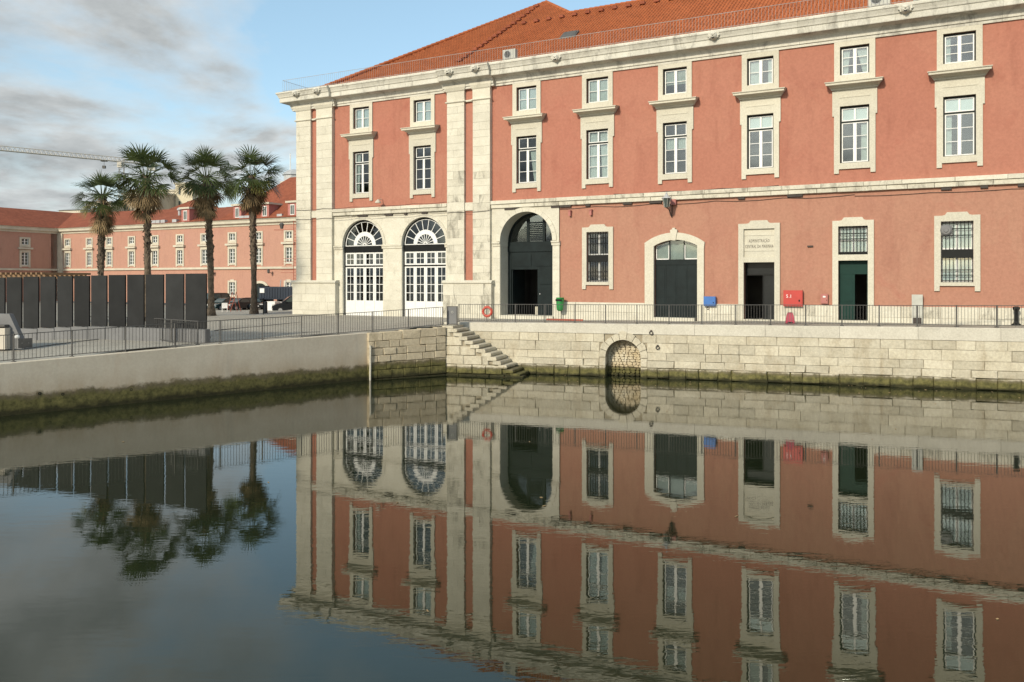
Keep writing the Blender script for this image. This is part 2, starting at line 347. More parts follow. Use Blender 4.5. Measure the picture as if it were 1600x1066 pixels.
def tiles(name, a, b, dk):
    m, nt, p, out = mk(name); v = wpos(nt)
    c = mix(nt, ramp(nt, noise(nt, v, 0.35, 6, 0.6), 0.35, 0.65), a, b)
    c = mix(nt, ramp(nt, noise(nt, v, 5.0, 4, 0.7), 0.5, 0.85), c, dk)
    cl = nd(nt, 'ShaderNodeSeparateColor', {0: nd(nt, 'ShaderNodeTexVoronoi', {'Vector': v, 'Scale': 2.6}).outputs['Color']}).outputs[0]
    c = mix(nt, 0.25, c, ramp(nt, cl, 0.0, 1.0, (0.22,)*3, (0.72,)*3), 'OVERLAY')
    nt.links.new(c, p.inputs['Base Color']); p.inputs['Roughness'].default_value = 0.85; p.inputs['Specular IOR Level'].default_value = 0.2
    bump(nt, p, noise(nt, v, 25, 3), 0.3, 0.01); return m
M['tile'] = tiles('roof_tile', (0.345, 0.104, 0.040), (0.38, 0.120, 0.047), (0.20, 0.062, 0.032))
M['tile_far'] = tiles('far_roof_tile', (0.23, 0.070, 0.038), (0.275, 0.086, 0.047), (0.18, 0.055, 0.035))
def paving():
    m, nt, p, out = mk('limestone_cobbles'); v = wpos(nt)
    vo = nd(nt, 'ShaderNodeTexVoronoi', {'Vector': v, 'Scale': 7.0}, feature='DISTANCE_TO_EDGE').outputs['Distance']
    c = ramp(nt, noise(nt, v, 0.25, 6, 0.6), 0.3, 0.7, (0.33, 0.30, 0.25), (0.42, 0.39, 0.33))
    c = mix(nt, ramp(nt, noise(nt, v, 2.0, 6, 0.7), 0.5, 0.8), c, (0.20, 0.19, 0.17))
    j = ramp(nt, vo, 0.0, 0.06, (0.45,)*3, (1,)*3)
    c = mix(nt, 1.0, c, j, 'MULTIPLY')
    nt.links.new(c, p.inputs['Base Color']); p.inputs['Roughness'].default_value = 0.85
    bump(nt, p, j, 0.3, 0.01); return m
M['paving'] = paving()
M['slab'] = plain('pavement_slab', (0.42, 0.40, 0.37), 0.85, 0.15, 0.8)
M['kerb'] = plain('kerb_stone', (0.62, 0.59, 0.52), 0.85, 0.1, 1.0)
M['hill'] = plain('hillside', (0.16, 0.15, 0.09), 0.95, 0.4, 0.1)
def watermat():
    m, nt, p, out = mk('dock_water')
    g = nd(nt, 'ShaderNodeNewGeometry').outputs['Position']
    a = nd(nt, 'ShaderNodeMapping', {0: g, 'Scale': (0.35, 1.0, 1)}).outputs[0]
    h1 = noise(nt, a, 4.6, 3, 0.55, 0.3)
    b_ = nd(nt, 'ShaderNodeMapping', {0: g, 'Scale': (0.6, 1.0, 1), 'Rotation': (0, 0, 0.3)}).outputs[0]
    h2 = noise(nt, b_, 0.45, 3, 0.5)
    # calmer and more ruffled areas
    amp = ramp(nt, noise(nt, g, 0.12, 3), 0.3, 0.7, (0.35,)*3, (1,)*3)
    h = nd(nt, 'ShaderNodeMath', {0: h1, 1: amp}, operation='MULTIPLY').outputs[0]
    h = nd(nt, 'ShaderNodeMath', {0: h2, 1: 0.9, 2: h}, operation='MULTIPLY_ADD').outputs[0]
    p.inputs['Base Color'].default_value = (0.014, 0.019, 0.009, 1); p.inputs['Roughness'].default_value = 0.012
    p.inputs['IOR'].default_value = 1.52; p.inputs['Specular Tint'].default_value = (1.0, 0.98, 0.82, 1)
    bump(nt, p, h, 1.0, 0.0016)
    return m
M['water'] = watermat()

# ------------------------------------------------------------------ the setting: dock, ground
FD = 41.1 * 3200.0
def fac_D(x): return FD / (x + 1600.0)
P0 = Vector(at(467, fac_D(467))); P1 = Vector(at(1600, fac_D(1600)))
U = (P1 - P0).normalized(); N = Vector((-U.y, U.x)); FANG = math.atan2(U.y, U.x)
KB = 0.93            # the building's drawing units in metres
def bz_m(z): return 5.0 + KB*(z - 5.0)
def fpt(s, d=0.0): return (P0 + U*s + N*d)*KB
def fs(x, d=0.0):                                # pixel column -> metres along the facade plane moved in by d
    a = Vector(((x - XC)/F, 1.0)); D = (P0.dot(N) + d)/a.dot(N)
    return (a*D - P0).dot(U)
def fz(x, y, d=0.0):
    a = Vector(((x - XC)/F, 1.0)); D = (P0.dot(N) + d)/a.dot(N)
    return H - (y - YH)/F*D
QL = [(-62, -11.5, 1.85), (-40, 9.7, 1.85), (-18.8, 30.1, 1.95), (-13.15, 35.5, 2.21), (-7.24, 41.2, 2.38), (-3.6, 43.5, 2.57)]
R0 = Vector((-3.76, 45.4)); RD = (Vector((23.06, 36.9)) - R0).normalized(); RANG = math.atan2(RD.y, RD.x); RN = Vector((-RD.y, RD.x))
def rpt(t, y=0.0): return R0 + RD*t + RN*y
CTRL = list(QL)
for t, z in ((0, 2.7), (2, 2.74), (8, 2.76), (15, 2.78), (22, 2.80), (28, 2.83), (40, 2.83), (70, 2.83)):
    p = rpt(t); CTRL.append((p.x, p.y, z))
for s, z in ((0, 2.40), (6, 2.42), (12, 2.44), (18, 2.46), (23, 2.49), (28, 2.57), (36, 2.72), (42, 2.76), (48, 2.80), (62, 2.8), (80, 2.8)):
    z = bz_m(z); p = fpt(s, -0.2); CTRL.append((p.x, p.y, z)); p = fpt(s, 6); CTRL.append((p.x, p.y, z))
for x, D, z in ((400, 62, 2.46), (330, 55, 2.70), (230, 51, 2.5), (160, 52, 2.45), (440, 85, 1.6), (400, 96, 1.5), (340, 97, 1.45), (440, 57, 2.65), (360, 45, 2.42), (300, 150, 1.2), (80, 170, 1.2), (450, 140, 1.2), (20, 60, 1.9), (20, 42, 2.05), (330, 38, 2.24), (500, 48, 2.45)):
    p = at(x, D); CTRL.append((p[0], p[1], z))
def gz(X, Y):
    sw = sz_ = 0.0
    for (a, b, z) in CTRL:
        d = ((X-a)**2 + (Y-b)**2 + 0.04)**1.6; sw += 1/d; sz_ += z/d
    return sz_/sw
# water
mb = MB(); mb.add([(-700, -500, 0), (700, -500, 0), (700, 120, 0), (-700, 120, 0)], [(0,1,2,3)])
mb.build('water', M['water'], kind='structure', label='still dark dock water mirroring the pink building', cat='water')
# ground: radial sheet outwards from the quay edge
edge = []
for i in range(len(QL)-1):
    a, b = Vector(QL[i]), Vector(QL[i+1]); n = max(2, int((b-a).length/1.2))
    edge += [a.lerp(b, k/n) for k in range(n)]
edge.append(Vector(QL[-1])); edge.append(Vector((R0.x, R0.y, 2.7)))
for k in range(1, 61):
    p = rpt(k*1.2); edge.append(Vector((p.x, p.y, gz(p.x, p.y))))
ts = [0.35, 1.2, 2.5, 4, 6, 8.5, 11, 14, 18, 23, 30, 40, 55, 75, 100, 140, 200, 400, 900, 2500]
mb = MB(); vs = []; C0 = Vector((2, 22))
for p in edge:
    d = (Vector((p.x, p.y)) - C0).normalized()
    for t in ts:
        q = Vector((p.x, p.y)) + d*t
        vs.append((q.x, q.y, (gz(q.x, q.y) if t < 300 else 1.2) - 0.015))
n = len(ts); mb.add(vs, [(i*n+j, (i+1)*n+j, (i+1)*n+j+1, i*n+j+1) for i in range(len(edge)-1) for j in range(n-1)])
mb.build('ground', M['paving'], smooth=True, kind='structure', label='pale cobbled plaza and quayside pavement', cat='ground')
# dock bed behind the walls is closed by the walls themselves

def chamfer_block(mb, x0, x1, z0, z1, y0, y1, c=0.03, j=0.012):
    r = lambda: random.uniform(-j, j)
    q = [(x0+r(), z0+r()), (x1+r(), z0+r()), (x1+r(), z1+r()), (x0+r(), z1+r())]
    back = [(a, y1, b) for a, b in q]
    cx, cz = (x0+x1)/2, (z0+z1)/2
    mid = [(a, y0+c+abs(r()), b) for a, b in q]
    fr = [(a + (c if a < cx else -c), y0+r(), b + (c if b < cz else -c)) for a, b in q]
    mb.add(back+mid+fr, [(0,1,5,4),(1,2,6,5),(2,3,7,6),(3,0,4,7),(4,5,9,8),(5,6,10,9),(6,7,11,10),(7,4,8,11),(8,9,10,11),(3,2,1,0)])
    return mb

# ------------------------------------------------------------------ left quay: concrete wall
cw = empty('concrete_quay_wall', QL[2], 0, 'smooth grey concrete dock wall with green weed along its waterline', 'wall')
mb = MB(); segs = []
pts = [Vector(q) for q in QL[:5]]
for i in range(len(pts)-1):
    a, b = pts[i], pts[i+1]; n = max(2, int((b-a).length/1.0))
    segs += [a.lerp(b, k/n) for k in range(n)]
segs.append(pts[-1])
o0 = Vector(QL[2])
def wall_strip(mb, segs, thick, zb, out=0.0, o0=o0, top_up=0.0):
    base = len(mb.v); m = len(segs)
    for i, p in enumerate(segs):
        d = segs[min(i+1, m-1)] - segs[max(i-1, 0)]; d.z = 0; d.normalize(); nn = Vector((-d.y, d.x, 0))
        for (off, z) in ((-out, zb), (-out-0.0, 0.45), (-out, p.z+top_up-0.03), (-out+0.03, p.z+top_up), (thick, p.z+top_up), (thick, zb)):
            q = Vector((p.x, p.y, 0)) + nn*off - o0; mb.v.append((q.x, q.y, z - o0.z))
    for i in range(m-1):
        for j in range(6):
            mb.f.append((base+i*6+j, base+(i+1)*6+j, base+(i+1)*6+(j+1) % 6, base+i*6+(j+1) % 6))
    mb.f.append(tuple(base+j for j in range(6))); mb.f.append(tuple(base+(m-1)*6+5-j for j in range(6)))
wall_strip(mb, segs, 0.55, -1.2)
mb.build('wall_face', M['quay_concrete'], cw)
# drain holes low on the wall
mb = MB()
for x, y in ((98, 616), (205, 609), (300, 602), (62, 615)):
    # position on the concrete face
    a = Vector(((x-XC)/F, 1.0)); A, B = Vector(QL[2][:2]), Vector(QL[4][:2]); t = (B-A).normalized(); nn = Vector((-t.y, t.x))
    D = A.dot(nn)/a.dot(nn); q = a*D; z = H-(y-YH)/F*D
    mb.lathe([(0.05, -0.01), (0.055, 0.012), (0.035, 0.013), (0.03, -0.005)], (0, 0, 0), 10, 'y')
    k = len(mb.v)-40
    for i in range(k, len(mb.v)):
        v = mb.v[i]; w = q + t*v[0] + nn*v[1] - Vector((QL[2][0], QL[2][1])); mb.v[i] = (w.x, w.y, v[2]+z-QL[2][2])
mb.build('drain_holes', M['black'], cw)

# ------------------------------------------------------------------ left quay: stone end
A, B = Vector(QL[4]), Vector(QL[5]); ang = math.atan2(B.y-A.y, B.x-A.x); L = (B-A).xy.length
sw_ = empty('stone_quay_end', (A.x, A.y, 0), ang, 'old stone block end of the left dock wall beside the steps', 'wall')
mb = MB(); mb.prism([(0, -1.2), (L, -1.2), (L, 2.50), (0, 2.31)], -0.10, 0.9); mb.build('wall_core', M['mortar'], sw_)
cz = [-0.6, 0.05, 0.48, 0.86, 1.22, 1.58, 1.94, 2.38]
for i in range(len(cz)-1):
    x = -0.04; k = 0
    while x < L-0.1:
        w = random.uniform(0.55, 1.15)
        if k == 0 and i % 2: w *= 0.55
        x1 = min(L+0.0, x+w)
        if L - x1 < 0.35: x1 = L
        k += 1
        up = lambda xx: 0.19*max(0, xx)/L*min(1, cz[i+1]/2.38)
        mb = MB(); chamfer_block(mb, x+0.007, x1-0.007, cz[i]+0.007+up(x)*0.9, cz[i+1]-0.007+up(x), -0.19-random.uniform(0, 0.03), 0.3, 0.022, 0.014)
        mb.build('stone_block', M['quay_left'], sw_); x = x1
mb = MB(); mb.tube([(0.0, -0.26, -0.6), (0.02, -0.27, 1.6), (0.0, -0.25, 1.75)], 0.05, 8); mb.build('drain_pipe', M['coping'], sw_)

# ------------------------------------------------------------------ right quay: block wall with culvert
qw = empty('stone_quay_wall', (R0.x, R0.y, 0), RANG, 'long pale stone block dock wall with a bricked-up culvert arch', 'wall')
def rt(x, y=0.0):
    a = Vector(((x-XC)/F, 1.0)); D = (R0.dot(RN)+y)/a.dot(RN); return (a*D - R0).dot(RD)
def rz(x, yy, y=0.0):
    a = Vector(((x-XC)/F, 1.0)); D = (R0.dot(RN)+y)/a.dot(RN); return H-(yy-YH)/F*D
ca, cb = rt(946.5), rt(1001.5); cc = (ca+cb)/2; cr = (cb-ca)/2; cspring = rz(974, 531) - cr*1.0
LEN = 62.0
mb = MB(); mb.wall(0, LEN, -1.2, 2.25, 0.0, [(ca, cb, -1.2, 2.25)], 0.75)
mb.archfill(ca, cb, cspring, 2.25, 0.0, 0.75)
mb.add([(0,0,2.25),(LEN,0,2.25),(LEN,0.6,2.25),(0,0.6,2.25)], [(0,1,2,3)])
mb.build('wall_core', M['mortar'], qw)
cz = [-0.6, 0.0, 0.53, 0.90, 1.31, 1.80, 2.24]
nblocks = 0
rvo = cr + 0.36
for i in range(len(cz)-1):
    x = 0.0 if i < 2 else 0.0; k = 0
    while x < LEN:
        w = random.choice((0.8, 1.0, 1.2, 1.45, 1.7, 1.9)) * random.uniform(0.9, 1.1) * (0.6 if i == 1 else 1.0)
        if k == 0 and i % 2: w *= 0.5
        k += 1; x1 = min(LEN, x+w)
        # stop at the culvert's ring of voussoirs
        zm = cz[i]+0.04
        if zm < cspring: e = cr+0.34
        elif zm < cspring + rvo: e = math.sqrt(max(0, rvo*rvo-(zm-cspring)**2))
        else: e = 0
        if e > 0:
            if x < cc-e < x1 + 0.3: x1 = cc-e
            elif cc-e-0.01 <= x < cc+e:
                x = cc+e; continue
        zt, zb = cz[i+1], cz[i]
        dz = 0.03*math.sin(x*0.35+i) if 0 < i < 5 else 0.0
        mb = MB(); chamfer_block(mb, x+0.006, x1-0.006, zb+0.005, zt-0.006, -0.055-random.uniform(0, 0.022 if i > 2 else 0.07), 0.25, 0.014 if i > 2 else 0.03, 0.009 if i > 2 else (0.035 if i < 2 else 0.022))
        if rt(2100) > x: mb.build('stone_block', M['quay_stone'], qw); nblocks += 1
        x = x1
# voussoirs of the culvert
nv = 9
for i in range(nv):
    a0, a1 = math.pi*i/nv, math.pi*(i+1)/nv
    g = 0.012
    pp = []
    ro = cr + 0.33 + (0.10 if i == nv//2 else random.uniform(-0.03, 0.05))
    for a, r in ((a0+g, cr), (a0+g, ro), ((a0+a1)/2, ro+0.03), (a1-g, ro), (a1-g, cr), ((a0+a1)/2, cr+0.005)):
        pp.append((cc - r*math.cos(a), cspring + r*math.sin(a)))
    mb = MB(); mb.prism(pp[::-1] if False else pp, -0.11-random.uniform(0, 0.03), 0.3); mb.build('arch_stone', M['quay_stone'], qw)
for sgn in (-1, 1):
    zz = -0.6
    for h in (0.55, 0.6, max(0.15, cspring-0.55-0.0)):
        z1 = min(cspring-0.01, zz+h)
        if z1 - zz > 0.1:
            xa, xb = (ca-0.33, ca) if sgn < 0 else (cb, cb+0.33)
            mb = MB(); chamfer_block(mb, xa, xb, zz+0.01, z1-0.01, -0.10, 0.3, 0.03, 0.01); mb.build('arch_stone', M['quay_stone'], qw)
        zz = z1
# rubble fill
mb = MB(); mb.add([(ca-0.1, 0.72, -1.2), (cb+0.1, 0.72, -1.2), (cb+0.1, 0.72, 2.2), (ca-0.1, 0.72, 2.2)], [(0,1,2,3)]); mb.build('culvert_back', M['rubble'], qw)
mb = MB(); z = -0.2
while z < cspring+cr:
    h = random.uniform(0.09, 0.17); x = ca-0.02
    while x < cb:
        w = random.uniform(0.12, 0.34)
        if (x+w/2-cc)**2 + max(0, z+h-cspring)**2 < (cr+0.02)**2 or z < cspring:
            n = 6; p = []
            for q in range(n):
                a = 2*math.pi*q/n+0.3; p.append((x+w/2+math.cos(a)*w*0.54*random.uniform(0.8, 1.05), z+h/2+math.sin(a)*h*0.56*random.uniform(0.8, 1.1)))
            mb.prism(p, 0.60+random.uniform(-0.05, 0.04), 0.72)
        x += w
    z += h
mb.build('rubble_infill', M['rubble'], qw, kind='stuff')
# coping beam, in long cast lengths
x = 0.0
while x < LEN:
    x1 = min(LEN, x + 3.4)
    mb = MB()
    za, zb_ = gz(*rpt(x)[:]), gz(*rpt(x1)[:])
    v = []
    for xx, zt in ((x+0.006, za), (x1-0.006, zb_)):
        v += [(xx, -0.09, 2.245), (xx, -0.09, zt-0.02), (xx, -0.07, zt), (xx, 0.5, zt), (xx, 0.5, 2.245)]
    mb.add(v, [(0,1,2,3,4), (9,8,7,6,5)] + [(i, 5+i, 5+(i+1) % 5, (i+1) % 5) for i in range(5)])
    mb.build('coping_block', M['coping'], qw); x = x1
# iron stains and mooring rings
for x, y in ((1018, 520), (1028, 543)):
    t, z = rt(x), rz(x, y)
    mb = MB(); mb.torus((t, -0.15, z), 0.085, 0.022, 16, 6); mb.box(t-0.04, t+0.04, -0.16, 0.0, z+0.06, z+0.14); mb.build('mooring_ring', M['cable'], qw)

# ------------------------------------------------------------------ stone steps
st = empty('stone_steps', (R0.x, R0.y, 0), RANG, 'worn stone steps going down along the dock wall to the water', 'steps')
SY0 = -1.78
mb = MB(); mb.prism_xy([(-0.9, 0.05), (0.72, SY0+0.02), (1.15, SY0+0.02), (1.15, -0.01), (-0.2, -0.01)], 0.0, 2.47); mb.build('landing_core', M['mortar'], st)
mb = MB(); mb.prism_xy([(-0.7, 0.1), (0.66, SY0-0.03), (1.25, SY0-0.05), (1.22, -0.1), (-0.2, -0.1)], 2.47, 2.60); mb.build('landing_slab', M['quay_stone'], st)
ns = 12; x0 = 1.05; run = 0.315; rise = 2.46/ns
for i in range(ns):
    xa = x0 + i*run; zt = 2.46 - i*rise - 0.0
    mb = MB(); v0 = len(mb.v)
    jx = random.uniform(-0.05, 0.05); jz = random.uniform(-0.025, 0.02)
    # slab: long axis across the flight, worn nosing at its right edge
    mb.prism([(xa-0.08, zt-rise+0.02), (xa+run+0.06+jx, zt-rise+0.01+jz), (xa+run+0.10+jx, zt-rise+0.06+jz), (xa+run+0.09+jx, zt-0.04+jz), (xa+run+0.04+jx, zt-0.005+jz), (xa-0.08, zt-0.004)], SY0-0.06-random.uniform(0, 0.05), -0.0)
    for k in range(v0, len(mb.v)):
        v = mb.v[k]; mb.v[k] = (v[0]+random.uniform(-0.015, 0.015), v[1], v[2]+random.uniform(-0.012, 0.008))
    mb.build('step', M['quay_stone'], st)
    mb = MB(); mb.box(xa, xa+run, SY0+0.05, -0.005, -1.0, zt-rise+0.015); mb.build('step_core', M['mortar'], st)
# flank blocks under the flight
zc = [-0.6, 0.10, 0.58, 1.06, 1.54, 2.02, 2.45]
for i in range(len(zc)-1):
    x = 0.74
    xe = x0 + (2.46-zc[i+1])/rise*run + 0.02 if i < 5 else 1.1
    if i == 0: xe = x0+ns*run+0.3
    while x < xe-0.15:
        x1 = min(xe, x + random.uniform(0.6, 1.1))
        if xe-x1 < 0.3: x1 = xe
        mb = MB(); chamfer_block(mb, x+0.01, x1-0.01, zc[i]+0.01, zc[i+1]-0.01, SY0-0.02-random.uniform(0, 0.04), SY0+0.4, 0.03, 0.016); mb.build('flank_block', M['quay_stone'], st); x = x1

# ------------------------------------------------------------------ railings on the quay
def railing(name, label, path, h, post, bar, cat='railing', group=None, mat=None, r=0.0095):
    mat = mat or M['iron']; P = [Vector(p) for p in path]
    root = empty(name, P[0], 0, label, cat, group); o = P[0]
    seg = []; tot = 0.0
    for a, b in zip(P, P[1:]): seg.append((a, b, tot, (b-a).length)); tot += (b-a).length
    def pt(t):
        for a, b, s0, l in seg:
            if t <= s0+l+1e-6: return a.lerp(b, (t-s0)/l) - o
        return P[-1]-o
    mb = MB(); mb.tube([p-o+Vector((0,0,h)) for p in P], 0.017, 6); mb.build('top_rail', mat, root)
    mb = MB(); mb.tube([p-o+Vector((0,0,0.08)) for p in P], 0.016, 6); mb.build('bottom_rail', mat, root)
    n = max(1, round(tot/post))
    for i in range(n+1):
        q = pt(tot*i/n); mb = MB(); mb.box(q.x-0.023, q.x+0.023, q.y-0.023, q.y+0.023, q.z-0.02, q.z+h+0.02); mb.box(q.x-0.07, q.x+0.07, q.y-0.07, q.y+0.07, q.z-0.02, q.z+0.02); mb.build('post', mat, root)
    mb = MB(); n = int(tot/bar)
    for i in range(1, n):
        q = pt(tot*i/n); mb.tube([q+Vector((0,0,0.06)), q+Vector((0,0,h))], r, 4, False)
    mb.build('bars', mat, root, kind='stuff')
    return root
off = lambda p, q, d: (Vector(q)-Vector(p)).normalized()
lp = []
for i in range(1, 6):
    q = Vector(QL[i]); d = (Vector(QL[min(i+1, 5)])-Vector(QL[i-1])); d.z = 0; d.normalize(); nn = Vector((-d.y, d.x, 0))
    q = q + nn*0.22; q.z = QL[i][2]+0.0; lp.append(q)
railing('quay_railing', 'dark iron railing along the top of the concrete dock wall', [lp[0], lp[1], lp[2], lp[3], lp[4]+Vector((0.02, 0.0, -0.0))], 1.02, 2.0, 0.135, group='quay railings')
g0, g1 = lp[4]+Vector((-0.75, -0.45, -0.03)), rpt(0.95, 0.25)
rp = []
for t in (rt(717, 0.22), 6, 12, 18, 24, 30, 44, 60):
    q = rpt(t, 0.22); rp.append(Vector((q.x, q.y, gz(q.x, q.y)+0.0)))
railing('quay_railing', 'dark iron railing on the stone quay in front of the pink facade', rp, 0.98, 1.66, 0.135, group='quay railings')
# railing set in front of the black hoarding
q0 = at(309, 35.6); q1 = at(225, 38.0); q2 = at(140, 39.6)
railing('quay_railing', 'short railing running back from the quay before the black panels', [(*q0, gz(*q0)), (*q1, gz(*q1)), (*q2, gz(*q2))], 1.02, 2.2, 0.135, group='quay railings')
# solid gate at the head of the steps
gd = Vector((rp[0].x-g0.x, rp[0].y-g0.y)); ga = math.atan2(gd.y, gd.x)
gx = at(699, 44.1); gt = empty('steps_gate', (gx[0], gx[1], 2.6), R(-8), 'small grey sheet metal gate closing the head of the steps', 'gate')
mb = MB(); mb.box(0.04, 0.50, -0.015, 0.015, 0.08, 0.98); mb.build('gate_sheet', M['panel_base'], gt)
mb = MB(); mb.box(-0.03, 0.04, -0.035, 0.035, -0.1, 1.02); mb.build('post', M['iron'], gt)
mb = MB(); mb.box(0.50, 0.57, -0.035, 0.035, -0.1, 1.02); mb.build('post', M['iron'], gt)
mb = MB(); mb.box(0.04, 0.50, -0.02, 0.02, 0.98, 1.02); mb.box(0.04, 0.50, -0.02, 0.02, 0.04, 0.08); mb.build('gate_frame', M['iron'], gt)
mb = MB(); mb.torus((0.27, -0.02, 0.70), 0.055, 0.012, 16, 6); mb.build('ring_mark', M['grey'], gt)
# lifebuoy
bx = at(762, 44.3, 487); lb = empty('lifebuoy', bx, RANG, 'orange red lifebuoy hung on the quay railing', 'lifebuoy')
mb = MB(); mb.torus((0, -0.06, 0), 0.235, 0.062, 36, 12); mb.build('ring', M['orange'], lb, smooth=True)
for k in range(4):
    a = math.pi/4 + k*math.pi/2; mb = MB()
    mb.torus((0, 0, 0), 0.066, 0.012, 14, 6, 'z'); 
    for i in range(len(mb.v)):
        v = mb.v[i]; r = 0.235+v[0]; w = v[2]
        mb.v[i] = (math.cos(a)*r - math.sin(a)*w*2.4, -0.06+v[1], math.sin(a)*r + math.cos(a)*w*2.4)
    mb.build('band', M['pinkd'], lb)
mb = MB(); mb.tube([(0.31*math.cos(2*math.pi*i/32)*(1+0.04*math.cos(8*math.pi*i/32)), -0.06, 0.31*math.sin(2*math.pi*i/32)*(1+0.04*math.cos(8*math.pi*i/32))) for i in range(33)], 0.008, 5); mb.build('grab_rope', M['orange'], lb)

# ------------------------------------------------------------------ the pink building
PB = empty('pink_building', (P0.x*KB, P0.y*KB, bz_m(0)), FANG, 'long pink naval building with stone pilasters, arched doors and red tiled roof', 'building')
PB.scale = (KB, KB, KB)
SR = 62.0        # modelled length
WC = [6.12, 11.58] + [19.88 + 5.03*i for i in range(8)]          # window axes of the upper floors
HW = 0.745
# openings
up_holes = []
for c in WC: up_holes += [(c-HW, c+HW, 11.45, 14.57), (c-HW, c+HW, 16.28, 17.85)]
mb = MB(); mb.wall(0, SR, 9.85, 19.2, 0.0, up_holes, 0.34); mb.build('upper_wall', M['pink_up'], PB)
GW = [(24.93, 'g'), (44.92, 'g')]
low_holes = [(24.20, 25.67, 4.91, 8.08), (28.63, 31.32, 2.0, 7.60), (34.04, 35.77, 2.0, 8.0), (39.17, 40.67, 2.0, 8.0), (44.17, 45.66, 4.91, 8.08), (54.2, 55.7, 4.91, 8.08)]
A3 = (17.91, 21.79)
mb = MB(); mb.wall(22.26, SR, 1.6, 9.85, 0.0, low_holes, 0.34)
mb.archfill(28.63, 31.32, 7.10, 7.60, 0.0, 0.34, 20, 0.36)
mb.build('ground_floor_wall', M['pink_low'], PB)
# rooms behind the openings: floors, back wall
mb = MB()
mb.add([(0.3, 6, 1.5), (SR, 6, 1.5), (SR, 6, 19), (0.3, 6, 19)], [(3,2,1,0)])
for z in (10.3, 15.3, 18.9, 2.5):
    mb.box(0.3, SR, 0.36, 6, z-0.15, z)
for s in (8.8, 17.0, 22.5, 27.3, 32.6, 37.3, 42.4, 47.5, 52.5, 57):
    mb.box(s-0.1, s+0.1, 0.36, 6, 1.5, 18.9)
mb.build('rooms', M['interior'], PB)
# hidden sides and back so that the block is closed
mb = MB(); mb.box(0.0, 0.3, 0.02, 28.5, 1.6, 19.2); mb.box(0, SR, 28.2, 28.5, 1.6, 19.2); mb.box(SR-0.3, SR, 0.02, 28.5, 1.6, 19.2); mb.build('end_walls', M['pink_up'], PB)

# --- stone window surrounds, canopies, sashes
def make_surround():
    mb = MB()
    for s in (-1, 1):
        a, b = sorted((s*HW, s*1.05)); mb.box(a, b, -0.10, 0.05, 11.12, 14.57)
        a, b = sorted((s*0.80, s*1.05)); mb.box(a, b, -0.10, 0.05, 10.88, 11.12)
        a, b = sorted((s*1.05, s*1.135)); mb.box(a, b, -0.098, 0.05, 14.05, 15.42)
    mb.box(-1.05, 1.05, -0.102, 0.05, 14.57, 15.06)
    mb.box(-HW, HW, -0.12, 0.16, 11.12, 11.45)
    mb.box(-1.05, 1.05, -0.085, 0.05, 15.06, 15.46)
    mb.box(-0.80, 0.80, -0.125, -0.085, 15.03, 15.09)
    return mb
def make_canopy():
    mb = MB()
    prof = [(0.02, 15.46), (-0.17, 15.46), (-0.19, 15.55), (-0.38, 15.63), (-0.40, 15.65), (-0.64, 15.67), (-0.64, 15.76), (-0.70, 15.80), (-0.70, 15.84), (0.02, 15.94)]
    n = len(prof); wv = [1.16, 1.16, 1.18, 1.30, 1.32, 1.42, 1.42, 1.47, 1.47, 1.47]
    vs = [(-w, p[0], p[1]) for p, w in zip(prof, wv)] + [(w, p[0], p[1]) for p, w in zip(prof, wv)]
    mb.add(vs, [tuple(range(n)), tuple(range(2*n-1, n-1, -1))] + [(i, n+i, n+(i+1) % n, (i+1) % n) for i in range(n)])
    return mb
def make_upper_surround():
    mb = MB()
    for s in (-1, 1):
        a, b = sorted((s*HW, s*1.04)); mb.box(a, b, -0.09, 0.05, 15.90, 18.14)
    mb.box(-HW, HW, -0.092, 0.05, 17.85, 18.14); mb.box(-HW, HW, -0.11, 0.16, 15.88, 16.28)
    return mb
def sash(zb, zt, rows, transom, toprows=1, hw=HW):
    """dark outer frame and white casements; returns (dark, white, pane rectangles)"""
    dk, wh, panes = MB(), MB(), []
    y0, y1 = 0.14, 0.24
    dk.box(-hw, -hw+0.075, y0-0.02, y1, zb, zt); dk.box(hw-0.075, hw, y0-0.02, y1, zb, zt)
    dk.box(-hw+0.075, hw-0.075, y0-0.02, y1, zt-0.09, zt); dk.box(-hw+0.075, hw-0.075, y0-0.02, y1, zb, zb+0.05)
    a, b = -hw+0.075, hw-0.075
    def leafset(z0, z1, rows, mid):
        f = 0.055
        wh.box(a, b, y0, y1-0.02, z0, z0+f); wh.box(a, b, y0, y1-0.02, z1-f, z1)
        for s in (-1, 1):
            p, q = sorted((s*(hw-0.075), s*(hw-0.075-f))); wh.box(p, q, y0, y1-0.02, z0+f, z1-f)
        wh.box(-mid, mid, y0-0.015, y1-0.02, z0+f, z1-f)
        hgt = (z1-z0-2*f)/rows
        for r in range(rows):
            za = z0+f+r*hgt
            for s in (-1, 1):
                p, q = sorted((s*mid, s*(hw-0.075-f)))
                if r: wh.box(p, q, y0+0.01, y1-0.03, za-0.016, za+0.016)
                panes.append((p, q, za+(0.016 if r else 0), za+hgt-(0.016 if r < rows-1 else 0)))
    if transom:
        leafset(zb+0.05, transom-0.04, rows, 0.085)
        dk.box(a, b, y0-0.03, y1, transom-0.04, transom+0.05)
        leafset(transom+0.05, zt-0.09, toprows, 0.045)
    else:
        leafset(zb+0.05, zt-0.09, rows, 0.085)
    return dk, wh, panes
ms_sur = make_surround(); ms_can = make_canopy(); ms_us = make_upper_surround()
def meshof(mb, name, mat):
    me = bpy.data.meshes.new(name); me.from_pydata(mb.v, [], mb.f); me.update(); me.materials.append(mat); return me
ME = dict(sur=meshof(ms_sur, 'stone_surround', M['stone_clean']), can=meshof(ms_can, 'canopy', M['stone_clean']), us=meshof(ms_us, 'upper_stone_surround', M['stone_clean']))
